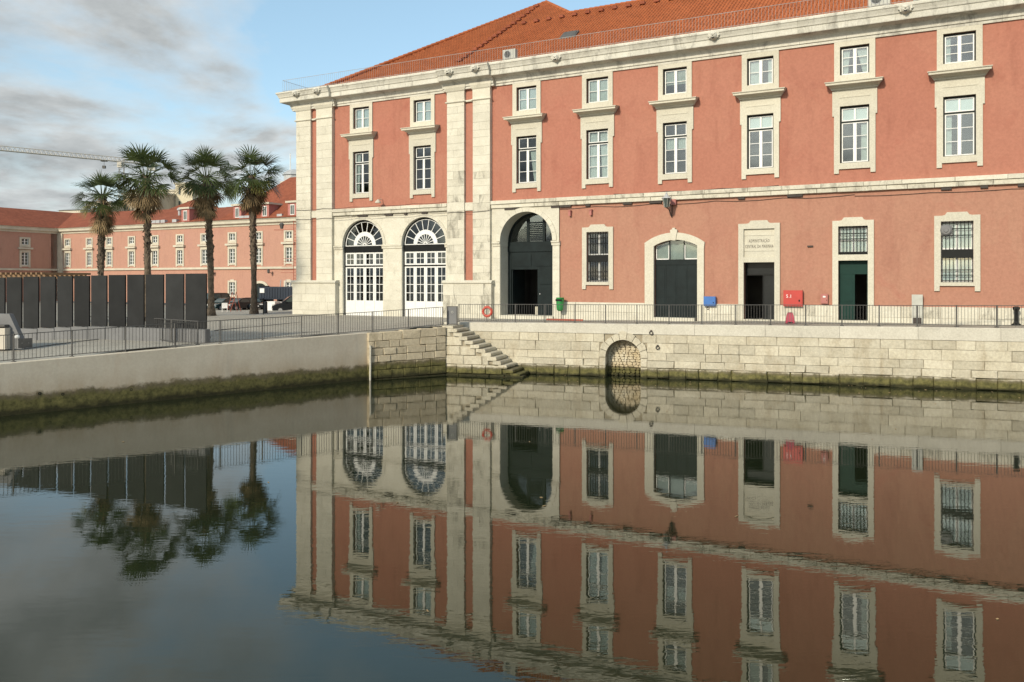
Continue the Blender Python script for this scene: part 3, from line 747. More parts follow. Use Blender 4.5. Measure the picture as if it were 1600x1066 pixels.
dkl, whl, pl = sash(11.45, 14.57, 3, 13.72); dku2, whu2, pu2 = sash(16.28, 17.85, 2, None); dku3, whu3, pu3 = sash(16.28, 17.85, 3, None)
ME['ldk'], ME['lwh'] = meshof(dkl, 'outer_frame', M['frame_dark']), meshof(whl, 'window', M['white'])
ME['udk'], ME['u2'], ME['u3'] = meshof(dku2, 'outer_frame', M['frame_dark']), meshof(whu2, 'window', M['white']), meshof(whu3, 'window', M['white'])
def panemesh(r):
    mb = MB(); mb.box(r[0]-0.004, r[1]+0.004, 0.185, 0.191, r[2]-0.004, r[3]+0.004); return meshof(mb, 'pane', M['glass'])
pm_l = [panemesh(r) for r in pl]; pm_2 = [panemesh(r) for r in pu2]; pm_3 = [panemesh(r) for r in pu3]
def curtain(parent, x0, x1, z0, z1, y=0.30, mat='curtain', folds=7, pull=0.0):
    mb = MB(); n = folds*4; vs = []
    for i in range(n+1):
        t = i/n
        for zt_, zz in ((1, z1), (0.5, (z0+z1)/2), (0, z0)):
            xx = x0 + (x1-x0)*t*(1 - pull*(1-zt_)) if x0 < 0 else x1 - (x1-x0)*(1-t)*(1 - pull*(1-zt_))
            vs.append((xx, y + 0.03*math.sin(t*folds*2*math.pi), zz))
    mb.add(vs, [(3*i+j, 3*i+3+j, 3*i+4+j, 3*i+1+j) for i in range(n) for j in (0, 1)])
    return mb.build('curtain', M[mat], parent, smooth=True)
def blindpanel(parent, r, y=0.205):
    mb = MB(); mb.box(r[0], r[1], y, y+0.012, r[2], r[3]); return mb.build('shutter_panel', M['blind'], parent)
for k, c in enumerate(WC):
    w = place('window', ME['lwh'], PB, loc=(c, 0, 0))
    for nm, key in (('stone_surround', 'sur'), ('canopy', 'can'), ('outer_frame', 'ldk')): place(nm, ME[key], w)
    for me in pm_l: place('pane', me, w)
    three = k in (6, 7)
    v = place('window', ME['u3' if three else 'u2'], PB, loc=(c, 0, 0))
    place('stone_surround', ME['us'], v); place('outer_frame', ME['udk'], v)
    for me in (pm_3 if three else pm_2): place('pane', me, v)
    if k in (5, 6, 7, 8):
        for r in pl[6:]: blindpanel(w, r)
    if k == 2: curtain(w, 0.1, 0.66, 11.5, 13.7, pull=0.55)
    if k == 3: curtain(w, -0.66, 0.0, 11.5, 14.5, pull=0.08); curtain(w, 0.05, 0.66, 11.5, 14.5, pull=0.25)
    if k == 7: curtain(w, -0.66, -0.35, 11.5, 13.7)
    if k in (0, 1, 2, 3): curtain(v, -0.66, 0.66, 16.3, 17.8, folds=10, y=0.25)
    if k == 4: curtain(v, -0.66, 0.66, 16.9, 17.8, folds=10, y=0.25, mat='grey')
    if k == 0: curtain(w, -0.66, -0.3, 11.5, 14.4, pull=0.3)
    if k == 4: curtain(w, -0.66, 0.66, 13.0, 13.7, folds=9)
    if k == 6: curtain(w, 0.3, 0.66, 11.5, 13.7)
    if k == 5: curtain(v, -0.66, -0.02, 16.3, 17.8); curtain(v, 0.38, 0.66, 16.3, 17.8, folds=3)
    if k == 6: curtain(v, -0.66, -0.25, 16.3, 17.8, pull=0.3); curtain(v, 0.05, 0.66, 16.3, 17.8, pull=0.6)
    if k == 7: curtain(v, -0.66, -0.4, 16.3, 17.8, folds=3)

# --- pilasters of stacked blocks, pedestals, caps
def pilaster(s0, s1, zb, key='stone'):
    z = zb; i = 0
    while z < 17.25:
        h = min(17.27-z, random.choice((0.48, 0.55, 0.62)))
        if 17.27-z-h < 0.25: h = 17.27-z
        mb = MB()
        if i % 3 == 1:
            m = s0 + (s1-s0)*random.choice((0.38, 0.62)); parts = ((s0, m), (m, s1))
        else: parts = ((s0, s1),)
        for a, b in parts:
            mb = MB(); chamfer_block(mb, a+0.002, b-0.002, z+0.003, z+h-0.003, -0.30-random.uniform(0, 0.006), 0.0, 0.008, 0.002)
            mb.build('pilaster_block', M['stone_dirty'] if (s0 > 13 and z < 12 and random.random() < 0.5) else M[key], PB)
        z += h; i += 1
    prof = [(0.0, 17.25), (-0.33, 17.25), (-0.40, 17.30), (-0.40, 17.36), (-0.31, 17.39), (-0.31, 18.02), (-0.37, 18.08), (-0.46, 18.28), (-0.48, 18.45), (0.0, 18.45)]
    mb = MB(); n = len(prof)
    vs = [(s0 + min(0, (p[0]+0.30)), p[0], p[1]) for p in prof] + [(s1 - min(0, (p[0]+0.30)), p[0], p[1]) for p in prof]
    mb.add(vs, [tuple(range(n)), tuple(range(2*n-1, n-1, -1))] + [(i, n+i, n+(i+1) % n, (i+1) % n) for i in range(n)])
    mb.build('capital', M['stone'], PB)
for a, b in ((0.0, 1.45), (2.02, 3.55), (13.80, 15.20), (15.88, 17.23)): pilaster(a, b, 4.98)
# painted bands between paired pilasters
for a, b in ((1.45, 2.02), (15.20, 15.88)):
    mb = MB(); mb.box(a, b, -0.10, 0.0, 4.98, 18.3); mb.build('painted_band', M['pink_up'], PB)
    mb = MB(); mb.box(a, b, -0.28, -0.1, 17.25, 17.37); mb.build('band_string', M['stone'], PB)
    mb = MB(); mb.box(a, b, -0.2, -0.1, 9.8, 10.35); mb.build('band_string', M['stone'], PB)
for a, b in ((-0.22, 4.02), (13.58, 17.44)):
    zc = [1.6, 2.75, 3.38, 3.98, 4.78]
    for i in range(4):
        x = a; 
        while x < b-0.01:
            x1 = min(b, x + random.uniform(0.8, 1.5))
            if b-x1 < 0.5: x1 = b
            mb = MB(); chamfer_block(mb, x+0.003, x1-0.003, zc[i]+0.003, zc[i+1]-0.003, -0.48-random.uniform(0, 0.006), 0.0, 0.008, 0.002)
            mb.build('pedestal_block', M['stone'] if a < 5 else random.choice((M['stone'], M['stone_dirty'])), PB); x = x1
    mb = MB(); mb.prism_yz([(0, 4.78), (-0.50, 4.78), (-0.58, 4.84), (-0.58, 4.90), (-0.40, 5.02), (0, 5.02)], a-0.06, b+0.06); mb.build('pedestal_cap', M['stone'], PB)
# --- stone arcade bay
B0, B1 = 3.55, 13.80
arches = ((4.38, 8.13), (9.80, 13.56))
mb = MB(); mb.wall(B0, B1, 1.6, 9.85, -0.06, [(a, b, 1.6, 9.60) for a, b in arches], 0.46)
for a, b in arches: mb.archfill(a, b, 7.62, 9.60, -0.06, 0.46)
mb.build('arcade_wall', M['stone'], PB)
def ring(a, b, zs, w, y0, y1, n, mat, name='arch_stone', gap=0.006):
    cx, r = (a+b)/2, (b-a)/2
    for i in range(n):
        a0, a1 = math.pi*i/n+gap/r, math.pi*(i+1)/n-gap/r; k = 4; pp = []
        for j in range(k+1):
            t = a0+(a1-a0)*j/k; pp.append((cx-(r+w)*math.cos(t), zs+(r+w)*math.sin(t)))
        for j in range(k, -1, -1):
            t = a0+(a1-a0)*j/k; pp.append((cx-(r+0.001)*math.cos(t), zs+(r+0.001)*math.sin(t)))
        mb = MB(); mb.prism(pp, y0, y1); mb.build(name, mat, PB)
for a, b in arches:
    ring(a, b, 7.62, 0.22, -0.105, -0.05, 11, M['stone'])
for a, b in ((B0+0.02, 4.38), (8.13, 9.80), (13.56, B1-0.02)):
    mb = MB(); prof = [(-0.06, 7.30), (-0.13, 7.33), (-0.15, 7.46), (-0.20, 7.52), (-0.20, 7.60), (-0.06, 7.64)]
    mb.prism_yz(prof, a+(0.0 if a < 4 else -0.06), b+(0.0 if b > 13.6 else 0.06)); mb.build('impost', M['stone'], PB)
    z = 2.9
    while z < 7.0:                      # faint coursing of the piers
        mb = MB(); mb.box(a+0.05, b-0.05, -0.075, -0.05, z+0.006, min(7.2, z+0.70)-0.006)
        mb.build('pier_block', M['stone'], PB); z += 0.70
# arched glazed doors
def glazed_arch(a, b):
    cx, r = (a+b)/2, (b-a)/2; y = 0.18
    dr = MB()
    # fascia
    fr = MB(); fr.box(a, b, y-0.06, y+0.10, 7.10, 7.56); fr.box(a, a+0.09, y-0.02, y+0.10, 1.8, 7.10); fr.box(b-0.05, b, y-0.02, y+0.10, 1.8, 7.10); fr.box(a+0.09, b-0.05, y-0.03, y+0.09, 6.02, 6.12)
    n = 32
    for i in range(n):
        t0, t1 = math.pi*i/n, math.pi*(i+1)/n
        fr.prism([(cx-r*math.cos(t0), 7.58+r*math.sin(t0)), (cx-r*math.cos(t1), 7.58+r*math.sin(t1)), (cx-(r-0.09)*math.cos(t1), 7.58+(r-0.09)*math.sin(t1)), (cx-(r-0.09)*math.cos(t0), 7.58+(r-0.09)*math.sin(t0))], y-0.02, y+0.10)
    root = fr.build('arched_door', M['black'], PB)
    fan = MB()
    def arcband(r0, r1, n=28):
        for i in range(n):
            t0, t1 = math.pi*i/n, math.pi*(i+1)/n
            fan.prism([(cx-r1*math.cos(t0), 7.60+r1*math.sin(t0)), (cx-r1*math.cos(t1), 7.60+r1*math.sin(t1)), (cx-r0*math.cos(t1), 7.60+r0*math.sin(t1)), (cx-r0*math.cos(t0), 7.60+r0*math.sin(t0))], y, y+0.06)
    arcband(r-0.15, r-0.09); arcband(0.70, 1.02); arcband(0.10, 0.17)
    fan.box(a+0.1, b-0.1, y, y+0.06, 7.56, 7.62)
    for i in range(1, 9):
        t = math.pi*i/9; d = Vector((-math.cos(t), math.sin(t))); e = Vector((d.y, -d.x))*0.022
        p, q = Vector((cx, 7.6))+d*1.0, Vector((cx, 7.6))+d*(r-0.12)
        fan.prism([tuple(p-e), tuple(q-e), tuple(q+e), tuple(p+e)], y+0.002, y+0.055)
    for i in range(1, 9):
        t = math.pi*i/9; d = Vector((-math.cos(t), math.sin(t))); e = Vector((d.y, -d.x))*0.026
        p, q = Vector((cx, 7.6))+d*0.12, Vector((cx, 7.6))+d*0.72
        fan.prism([tuple(p-e*0.5), tuple(q-e), tuple(q+e), tuple(p+e*0.5)], y+0.002, y+0.055)
    fan.build('fanlight', M['white'], root)
    g = MB(); pp = [(cx-(r-0.1)*math.cos(math.pi*i/24), 7.6+(r-0.1)*math.sin(math.pi*i/24)) for i in range(25)]; g.prism(pp, y+0.03, y+0.036); g.build('fanlight_glass', M['glass'], root)
    W = (b-0.05-a-0.09)/4
    for i in range(4):
        x0 = a+0.09+W*i+0.008; x1 = x0+W-0.016; sw = 0.125
        for (z0, z1, rows, solid, nm) in ((6.12, 7.08, 2, 0, 'transom_light'), (2.3, 6.02, 4, 1.12, 'door_leaf')):
            m = MB(); zb = z0+0.10+solid
            m.box(x0, x0+sw, y, y+0.07, z0, z1); m.box(x1-sw, x1, y, y+0.07, z0, z1)
            m.box(x0+sw, x1-sw, y, y+0.07, z1-0.10, z1); m.box(x0+sw, x1-sw, y, y+0.07, z0, zb)
            xm = (x0+x1)/2; m.box(xm-0.018, xm+0.018, y+0.01, y+0.06, zb, z1-0.1)
            hh = (z1-0.1-zb)/rows
            for q in range(1, rows):
                zz = zb+hh*q
                for p0, p1 in ((x0+sw, xm-0.018), (xm+0.018, x1-sw)): m.box(p0, p1, y+0.012, y+0.058, zz-0.022, zz+0.022)
            o = m.build(nm, M['white'], root)
            gm = MB(); gm.box(x0+sw-0.01, x1-sw+0.01, y+0.03, y+0.036, zb-0.01, z1-0.09); gm.build('pane', M['glass'], root)
for a, b in arches: glazed_arch(a, b)

# --- deep entrance arch
mb = MB(); mb.wall(17.23, 22.26, 1.6, 9.85, -0.08, [(A3[0], A3[1], 1.6, 9.70)], 1.30); mb.archfill(A3[0], A3[1], 7.62, 9.70, -0.08, 1.30); mb.build('entrance_wall', M['stone'], PB)
ring(A3[0], A3[1], 7.62, 0.30, -0.14, -0.07, 13, M['stone'])
for a, b in ((17.36, 17.91), (21.79, 22.32)):
    mb = MB(); mb.prism_yz([(0.9, 7.30), (-0.16, 7.30), (-0.18, 7.42), (-0.26, 7.50), (-0.26, 7.58), (0.9, 7.66)], a-0.02, b+0.03 if a < 20 else b, ) if a < 20 else mb.prism_yz([(0.9, 7.30), (-0.16, 7.30), (-0.18, 7.42), (-0.26, 7.50), (-0.26, 7.58), (0.9, 7.66)], a-0.04, b+0.02)
    mb.build('impost', M['stone'], PB)
    z = 2.5
    while z < 7.2:
        h = min(0.8, 7.28-z); mb = MB(); mb.box(a+0.02, b-0.02, -0.115, -0.07, z+0.006, z+h-0.006)
        mb.build('pier_block', M['stone'], PB); z += 0.8
# its dark green door
a, b = A3; cx, r = (a+b)/2, (b-a)/2; Y = 1.02
door = MB(); door.box(a, b, Y-0.06, Y+0.16, 6.95, 7.35); door.box(a, b, Y-0.02, Y+0.12, 7.35, 7.62)
door.box(a, a+0.24, Y, Y+0.12, 2.4, 6.95); door.box(b-0.12, b, Y, Y+0.12, 2.4, 6.95); door.box(a+0.24, b-0.12, Y+0.02, Y+0.12, 5.75, 6.95)
ed = door.build('entrance_door', M['darkgreen'], PB)
mb = MB(); mb.box(20.15, b-0.12, Y+0.03, Y+0.10, 2.65, 5.75)
mb.build('door_leaf', M['darkgreen'], ed)
for x0, x1, z0, z1 in ((20.3, 21.55, 4.75, 5.55), (20.5, 21.5, 2.8, 4.45), (a+0.4, 19.7, 5.95, 6.75), (20.0, 21.5, 5.95, 6.75)):
    mb = MB(); mb.box(x0, x1, Y-0.012, Y+0.03, z0, z1); mb.box(x0+0.07, x1-0.07, Y-0.02, Y-0.012, z0+0.07, z1-0.07); mb.build('door_panel', M['darkgreen'], ed)
mb = MB(); mb.box(18.15, 18.22, Y+0.1, Y+1.9, 2.65, 5.75); mb.build('open_leaf', M['darkgreen'], ed)
mb = MB(); mb.lathe([(0.03, 0), (0.05, 0.03), (0.03, 0.06)], (20.35, Y+0.0, 4.1), 10, 'y'); mb.build('door_knob', M['metal'], ed)
# fanlight with louvred hatch and lattice
mb = MB(); n = 24
for i in range(n):
    t0, t1 = math.pi*i/n, math.pi*(i+1)/n
    mb.prism([(cx-r*math.cos(t0), 7.62+r*math.sin(t0)), (cx-r*math.cos(t1), 7.62+r*math.sin(t1)), (cx-(r-0.12)*math.cos(t1), 7.62+(r-0.12)*math.sin(t1)), (cx-(r-0.12)*math.cos(t0), 7.62+(r-0.12)*math.sin(t0))], Y, Y+0.12)
mb.box(19.35, 19.50, Y-0.01, Y+0.1, 7.62, 9.2); mb.box(20.55, 20.72, Y-0.01, Y+0.1, 7.62, 9.25); mb.box(19.5, 20.55, Y-0.01, Y+0.1, 8.85, 8.95)
for k in range(9): mb.box(19.5, 20.55, Y+0.0, Y+0.06, 7.70+k*0.125, 7.78+k*0.125)
mb.build('fanlight_frame', M['darkgreen'], ed)
mb = MB()
for k in range(-6, 16):
    for (p0, p1) in ((18.15, 19.35), (20.72, 21.6)):
        t = p0 + k*0.12; 
        if p0 <= t <= p1-0.05:
            h = math.sqrt(max(0.01, (r-0.14)**2-(t-cx)**2)); mb.tube([(t, Y+0.05, 7.62), (min(p1, t+h*0.8), Y+0.05, 7.62+min(h, (min(p1, t+h*0.8)-t)/0.8 if True else h))], 0.012, 4)
mb.build('lattice', M['frame_dark'], ed, kind='stuff')
gl = MB(); gl.prism([(cx-(r-0.1)*math.cos(math.pi*i/24), 7.62+(r-0.1)*math.sin(math.pi*i/24)) for i in range(25)], Y+0.085, Y+0.09); gl.build('fanlight_glass', M['glass'], ed)
mb = MB(); mb.box(a-0.1, b+0.1, -0.3, 1.6, 2.2, 2.68); mb.build('door_step', M['stone'], PB)
mb = MB(); mb.box(19.3, 20.2, 2.4, 3.0, 2.5, 3.2); mb.build('inner_step', M['stone'], PB)

# --- belt course: two courses of separate stones, worn in places
s = 17.23
def belt(sa, sb, y_off, dirty=0.5):
    for (z0, z1, pr, lens) in ((10.12, 10.36, 0.26, (1.6, 2.6)), (9.86, 10.11, 0.19, (0.9, 1.9))):
        x = sa
        while x < sb-0.01:
            x1 = min(sb, x + random.uniform(*lens))
            if sb-x1 < 0.4: x1 = sb
            mb = MB(); chamfer_block(mb, x+0.006, x1-0.006, z0, z1, -pr-y_off-random.uniform(0, 0.02), 0.0, 0.02, 0.006)
            mb.build('belt_stone', M['stone_dirty'] if random.random() < dirty else M['stone'], PB); x = x1
belt(3.56, 13.79, 0.06, 0.6); belt(17.24, SR, 0.0, 0.55)
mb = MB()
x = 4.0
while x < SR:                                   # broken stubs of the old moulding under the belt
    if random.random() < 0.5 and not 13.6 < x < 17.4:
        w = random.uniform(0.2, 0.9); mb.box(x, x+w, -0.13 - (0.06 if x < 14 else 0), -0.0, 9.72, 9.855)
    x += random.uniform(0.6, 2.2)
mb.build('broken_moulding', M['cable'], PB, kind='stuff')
# cornice
CP = [(0.05, 18.12), (-0.10, 18.12), (-0.10, 18.26), (-0.17, 18.28), (-0.17, 18.40), (-0.30, 18.55), (-0.36, 18.62), (-0.90, 18.74), (-0.93, 18.70), (-0.95, 18.74), (-0.95, 19.02), (-1.02, 19.06), (-1.06, 19.16), (-1.16, 19.32), (-1.22, 19.36), (-1.22, 19.46), (0.05, 19.50)]
CP = [(p[0]*0.80 if p[0] < -0.2 else p[0], p[1]) for p in CP]
def cornice(sa, sb, y_off, mit=0.0):
    prof = [(p[0]-y_off if p[0] < 0 else p[0], p[1]) for p in CP]
    x = sa; k = 0
    while x < sb-0.01:
        x1 = min(sb, x + 2.45)
        if sb-x1 < 0.8: x1 = sb
        mb = MB(); mb.prism_yz(prof, x+(0.004 if k else 0), x1-0.004, mit if k == 0 else 0.0, 0.0); mb.build('cornice_block', M['cornice'], PB); x = x1; k += 1
cornice(0.0, 3.85, 0.26, 1.0); cornice(3.85, 13.5, 0.0); cornice(13.5, 17.55, 0.26); cornice(17.55, SR, 0.0)
# cornice return on the hidden end
mb = MB(); prof = [(p[0]-0.26 if p[0] < 0 else p[0], p[1]) for p in CP]; n = len(prof)
mb.add([(p[0], p[0], p[1]) for p in prof] + [(p[0], 28.0, p[1]) for p in prof], [tuple(range(n)), tuple(range(2*n-1, n-1, -1))] + [(i, (i+1) % n, n+(i+1) % n, n+i) for i in range(n)])
mb.build('cornice_return', M['cornice'], PB)
# gargoyle masks
def mask():
    mb = MB()
    mb.lathe([(0.03, 0.34), (0.12, 0.33), (0.19, 0.26), (0.23, 0.14), (0.24, 0.0), (0.2, -0.1)], (0, 0, 0), 14, 'y')
    for s in (-1, 1):
        for a, l, w in ((0.15, 0.42, 0.11), (0.55, 0.44, 0.10), (0.95, 0.38, 0.09), (-0.35, 0.33, 0.08)):
            d = Vector((s*math.cos(a), 0, math.sin(a))); e = Vector((-d.z, 0, d.x))
            b_ = d*0.16; m_ = d*(0.16+(l-0.16)*0.6); t_ = d*l
            mb.add([tuple(b_-e*w*0.6+Vector((0,-0.12,0))), tuple(b_+e*w*0.6+Vector((0,-0.12,0))), tuple(m_+e*w*0.7+Vector((0,-0.18,0))), tuple(t_+Vector((0,-0.06,0))), tuple(m_-e*w*0.7+Vector((0,-0.18,0))), tuple(b_), tuple(m_+Vector((0,0.04,0)))],
                   [(0,1,2,4),(4,2,3),(1,5,6,2),(2,6,3),(3,6,4),(4,6,5,0)])
    for s in (-1, 1): mb.lathe([(0.02, 0.36), (0.055, 0.34), (0.06, 0.28)], (s*0.09, 0, 0.07), 8, 'y')
    mb.lathe([(0.025, 0.42), (0.05, 0.38), (0.06, 0.30)], (0, 0, -0.0), 8, 'y')
    return mb
mm = mask(); me_mask = meshof(mm, 'gargoyle_mask', M['cornice'])
mo = MB(); mo.prism([(-0.09, -0.10), (0, -0.13), (0.09, -0.10), (0.07, -0.16), (0, -0.19), (-0.07, -0.16)], -0.335, -0.28); me_mouth = meshof(mo, 'mouth', M['black'])
for s, yo in ((0.75, 0.26), (2.80, 0.26), (14.50, 0.26), (16.55, 0.26), (22.42, 0), (32.5, 0), (42.55, 0), (52.6, 0)):
    g = place('gargoyle_mask', me_mask, PB, loc=(s, -0.80-yo, 19.20)); place('mouth', me_mouth, g)
# plinth
x = 22.28; brk = [(28.05, 31.72), (33.73, 36.05), (38.89, 40.95)]
while x < SR:
    blk = [b_ for b_ in brk if b_[0]-0.01 <= x < b_[1]]
    if blk: x = blk[0][1]; continue
    nxt = min([b_[0] for b_ in brk if b_[0] > x] + [SR]); x1 = min(nxt, x+random.uniform(1.1, 1.9))
    if nxt-x1 < 0.4: x1 = nxt
    for z0, z1 in ((1.8, 3.02), (3.02, 3.62)):
        mb = MB(); chamfer_block(mb, x+0.005, x1-0.005, z0+0.003, z1-0.003, -0.10-random.uniform(0, 0.01), 0.0, 0.012, 0.004); mb.build('plinth_block', random.choice((M['stone'], M['stone'], M['stone_dirty'])), PB)
    x = x1
# --- ground-floor surrounds
def lintel_curve(hw, z0, z1, rise, inner):
    p = [(-hw, z0), (hw, z0), (hw, z1)]
    c = inner
    p += [(c+0.22, z1+0.0), (c+0.10, z1+0.03), (c, z1+rise), (-c, z1+rise), (-c-0.10, z1+0.03), (-c-0.22, z1), (-hw, z1)]
    return p
def barred_window(c, extra=False):
    hw, ow = 0.745, 1.05
    mb = MB()
    for s in (-1, 1):
        a, b = sorted((c+s*hw, c+s*ow)); mb.box(a, b, -0.11, 0.05, 4.72, 8.08)
        a, b = sorted((c+s*0.80, c+s*ow)); mb.box(a, b, -0.11, 0.05, 4.45, 4.72)
    mb.prism([(c+p[0], p[1]) for p in lintel_curve(ow, 8.08, 8.38, 0.17, 0.46)], -0.112, 0.05); mb.box(c-hw, c+hw, -0.13, 0.16, 4.72, 4.91)
    root = mb.build('window_surround', M['stone_clean'], PB)
    m = MB(); y = 0.20
    m.box(c-hw, c-hw+0.09, y, y+0.08, 4.91, 8.08); m.box(c+hw-0.09, c+hw, y, y+0.08, 4.91, 8.08); m.box(c-0.06, c+0.06, y, y+0.08, 4.91, 8.08)
    for z in (4.91, 6.25, 6.6, 7.98): m.box(c-hw+0.09, c+hw-0.09, y+0.004, y+0.076, z, z+0.10)
    m.build('sash', M['white'], root)
    for s in (-1, 1):
        a, b = sorted((c+s*0.06, c+s*(hw-0.09)))
        for z0, z1 in ((5.01, 6.25), (6.70, 7.98)):
            g = MB(); g.box(a, b, y+0.035, y+0.041, z0, z1); g.build('pane', M['glass'], root)
            if extra: blindpanel(root, (a, b, z0, z1), y+0.06)
    g = MB(); y = 0.05
    for i in range(9):
        x = c-hw+0.05+i*(2*hw-0.1)/8; g.box(x-0.016, x+0.016, y-0.016, y+0.016, 4.91, 8.08)
    for z in (5.0, 5.28, 5.55, 7.35, 7.70, 8.0): g.box(c-hw, c+hw, y-0.022, y+0.022, z-0.02, z+0.02)
    g.build('grille', M['black'], root)
    g = MB(); g.box(c-hw+0.04, c+hw, y-0.03, y+0.1, 6.18, 6.62); g.build('shutter_box', M['black'], root)
    return root
w1 = barred_window(24.93); w2 = barred_window(44.92, True); w3 = barred_window(54.95, True)
# grey extractor on the right barred window
mb = MB(); mb.lathe([(0.03, 0.20), (0.10, 0.20), (0.12, 0.14), (0.20, 0.14), (0.28, 0.06), (0.29, 0.0), (0.25, -0.06)], (44.42, -0.05, 7.62), 18, 'y'); mb.box(44.15, 44.7, -0.04, 0.06, 7.35, 7.88); mb.build('extractor_fan', M['panel_base'], PB, label='round grey extractor fan on the barred window')
# segmental-headed door
mb = MB()
for s0, s1 in ((28.06, 28.63), (31.32, 31.72)):
    mb.box(s0, s1, -0.13, 0.05, 2.0, 6.9)
n = 16; cx = 29.975; half = 1.345; rise = 0.36; Rr = (half**2+rise**2)/(2*rise); t = math.asin(half/Rr)
half2 = 1.87; rise2 = 0.62; R2 = (half2**2+rise2**2)/(2*rise2); t2 = math.asin(half2/R2)
inn = [(cx+Rr*math.sin(-t+2*t*i/n), 7.10+rise-Rr+Rr*math.cos(-t+2*t*i/n)) for i in range(n+1)]
outp = [(29.89+R2*math.sin(-t2+2*t2*i/n), 7.28+rise2-R2+R2*math.cos(-t2+2*t2*i/n)) for i in range(n+1)]
mb.prism([(28.06, 6.9), (28.63, 6.9), (28.63, 7.10)] + inn + [(31.32, 6.9), (31.72, 6.9)] + outp[::-1] + [(28.06, 7.28)], -0.13, 0.05)
sd_ = mb.build('segmental_surround', M['stone_clean'], PB)
mb = MB(); mb.prism([(29.78, 7.42), (30.02, 7.42), (30.12, 8.0), (30.12, 8.05), (29.98, 8.10), (29.98, 8.18), (29.82, 8.18), (29.82, 8.10), (29.68, 8.05), (29.68, 8.0)], -0.20, 0.0); mb.build('keystone', M['stone_clean'], sd_)
Y = 0.22; dm = MB(); dm.box(28.63, 31.32, Y, Y+0.1, 5.95, 6.28)
for x in (28.63, 29.50, 30.40, 31.27): dm.box(x-0.0, x+0.05, Y, Y+0.1, 6.28, 7.46)
for i in range(4): 
    x0 = 28.63+0.6725*i; dm.box(x0+0.004, x0+0.668, Y+0.03, Y+0.09, 2.6, 5.95)
gd_ = dm.build('wide_door', M['darkgreen'], PB)
for i in range(4):
    x0 = 28.63+0.6725*i
    for z0, z1 in ((2.9, 3.9), (4.0, 5.7)):
        m = MB(); m.box(x0+0.09, x0+0.58, Y+0.012, Y+0.03, z0, z1); m.build('door_panel', M['darkgreen'], gd_)
fr = MB()
for x0, x1 in ((28.68, 29.50), (30.45, 31.27)):
    fr.box(x0, x0+0.05, Y+0.02, Y+0.06, 6.28, 7.14); fr.box(x1-0.05, x1, Y+0.02, Y+0.06, 6.28, 7.14); fr.box(x0, x1, Y+0.02, Y+0.06, 6.28, 6.34)
    lo, hi = (7.14, 7.34) if x0 < 29 else (7.34, 7.14)
    fr.prism([(x0, lo-0.05), (x1, hi-0.05), (x1, hi+0.0), (x0, lo+0.0)], Y+0.02, Y+0.06)
fr.build('light_frame', M['white'], gd_)
for x0, x1 in ((28.68, 29.50), (29.55, 30.40), (30.45, 31.27)):
    g = MB(); g.box(x0, x1, Y+0.04, Y+0.046, 6.28, 7.5); g.build('pane', M['glass'], gd_)
    blindpanel(gd_, (x0, x1, 6.28, 7.5), Y+0.12).data.materials[0] = M['grey']
mb = MB(); mb.box(28.7, 31.2, -0.35, 0.5, 2.2, 2.76); mb.build('door_step', M['stone'], PB)
# administration door with inscription
def text_mesh(body, size, mat, parent, loc, name='lettering', spacing=1.0, ext=0.004, width=None):
    cu = bpy.data.curves.new('t', 'FONT'); cu.body = body; cu.size = size; cu.align_x = 'CENTER'; cu.align_y = 'CENTER'; cu.extrude = ext; cu.space_character = spacing; cu.resolution_u = 2
    t = bpy.data.objects.new('t', cu); COL.objects.link(t); bpy.context.view_layer.update()
    me = bpy.data.meshes.new_from_object(t.evaluated_get(bpy.context.evaluated_depsgraph_get())); bpy.data.objects.remove(t)
    xs = [v.co.x for v in me.vertices]; k = width/(max(xs)-min(xs)) if width else 1.0
    for v in me.vertices: v.co = (v.co.x*k, -v.co.z, v.co.y)
    me.materials.clear(); me.materials.append(mat)
    return place(name, me, parent, loc=loc)
def door_surround(c, hw, mid0, mid1, sill):
    mb = MB(); ow = hw+0.30
    for s in (-1, 1):
        a, b = sorted((c+s*hw, c+s*ow)); mb.box(a, b, -0.12, 0.05, 2.0, 7.98)
    mb.prism([(c+p[0], p[1]) for p in lintel_curve(ow, 7.98, 8.29, 0.17, 0.46)], -0.122, 0.05)
    mb.box(c-hw, c+hw, -0.115, 0.2, mid0, mid1)
    mb.box(c-hw-0.05, c+hw+0.05, -0.25, 0.5, 2.2, sill)
    return mb.build('door_surround', M['stone_clean'], PB)
ad = door_surround(34.905, 0.865, 6.05, 6.34, 2.76)
for za, zb_ in ((6.345, 6.70), (6.70, 7.60), (7.60, 7.975)):
    mb = MB(); mb.box(34.04, 35.77, 0.02, 0.14, za, zb_-0.012); mb.build('plaque_slab', M['stone_clean'], ad)
text_mesh('ADMINISTRAÇÃO', 0.27, M['cable'], ad, (34.90, 0.015, 7.28), spacing=1.25, width=1.16)
text_mesh('CENTRAL DA MARINHA', 0.27, M['cable'], ad, (34.90, 0.015, 6.96), spacing=1.2, width=1.58)
m = MB(); m.box(34.04, 34.10, 0.5, 0.6, 2.7, 6.05); m.box(35.70, 35.77, 0.5, 0.6, 2.7, 6.05); m.box(34.1, 35.7, 0.5, 0.6, 5.3, 5.38); m.box(35.0, 35.06, 0.5, 0.58, 2.7, 5.3)
dd = m.build('inner_door', M['black'], PB)
g = MB(); g.box(35.06, 35.70, 0.54, 0.546, 2.75, 5.3); g.build('pane', M['doorglass'], dd); g = MB(); g.box(34.1, 35.7, 0.54, 0.546, 5.38, 6.05); g.build('pane', M['doorglass'], dd)
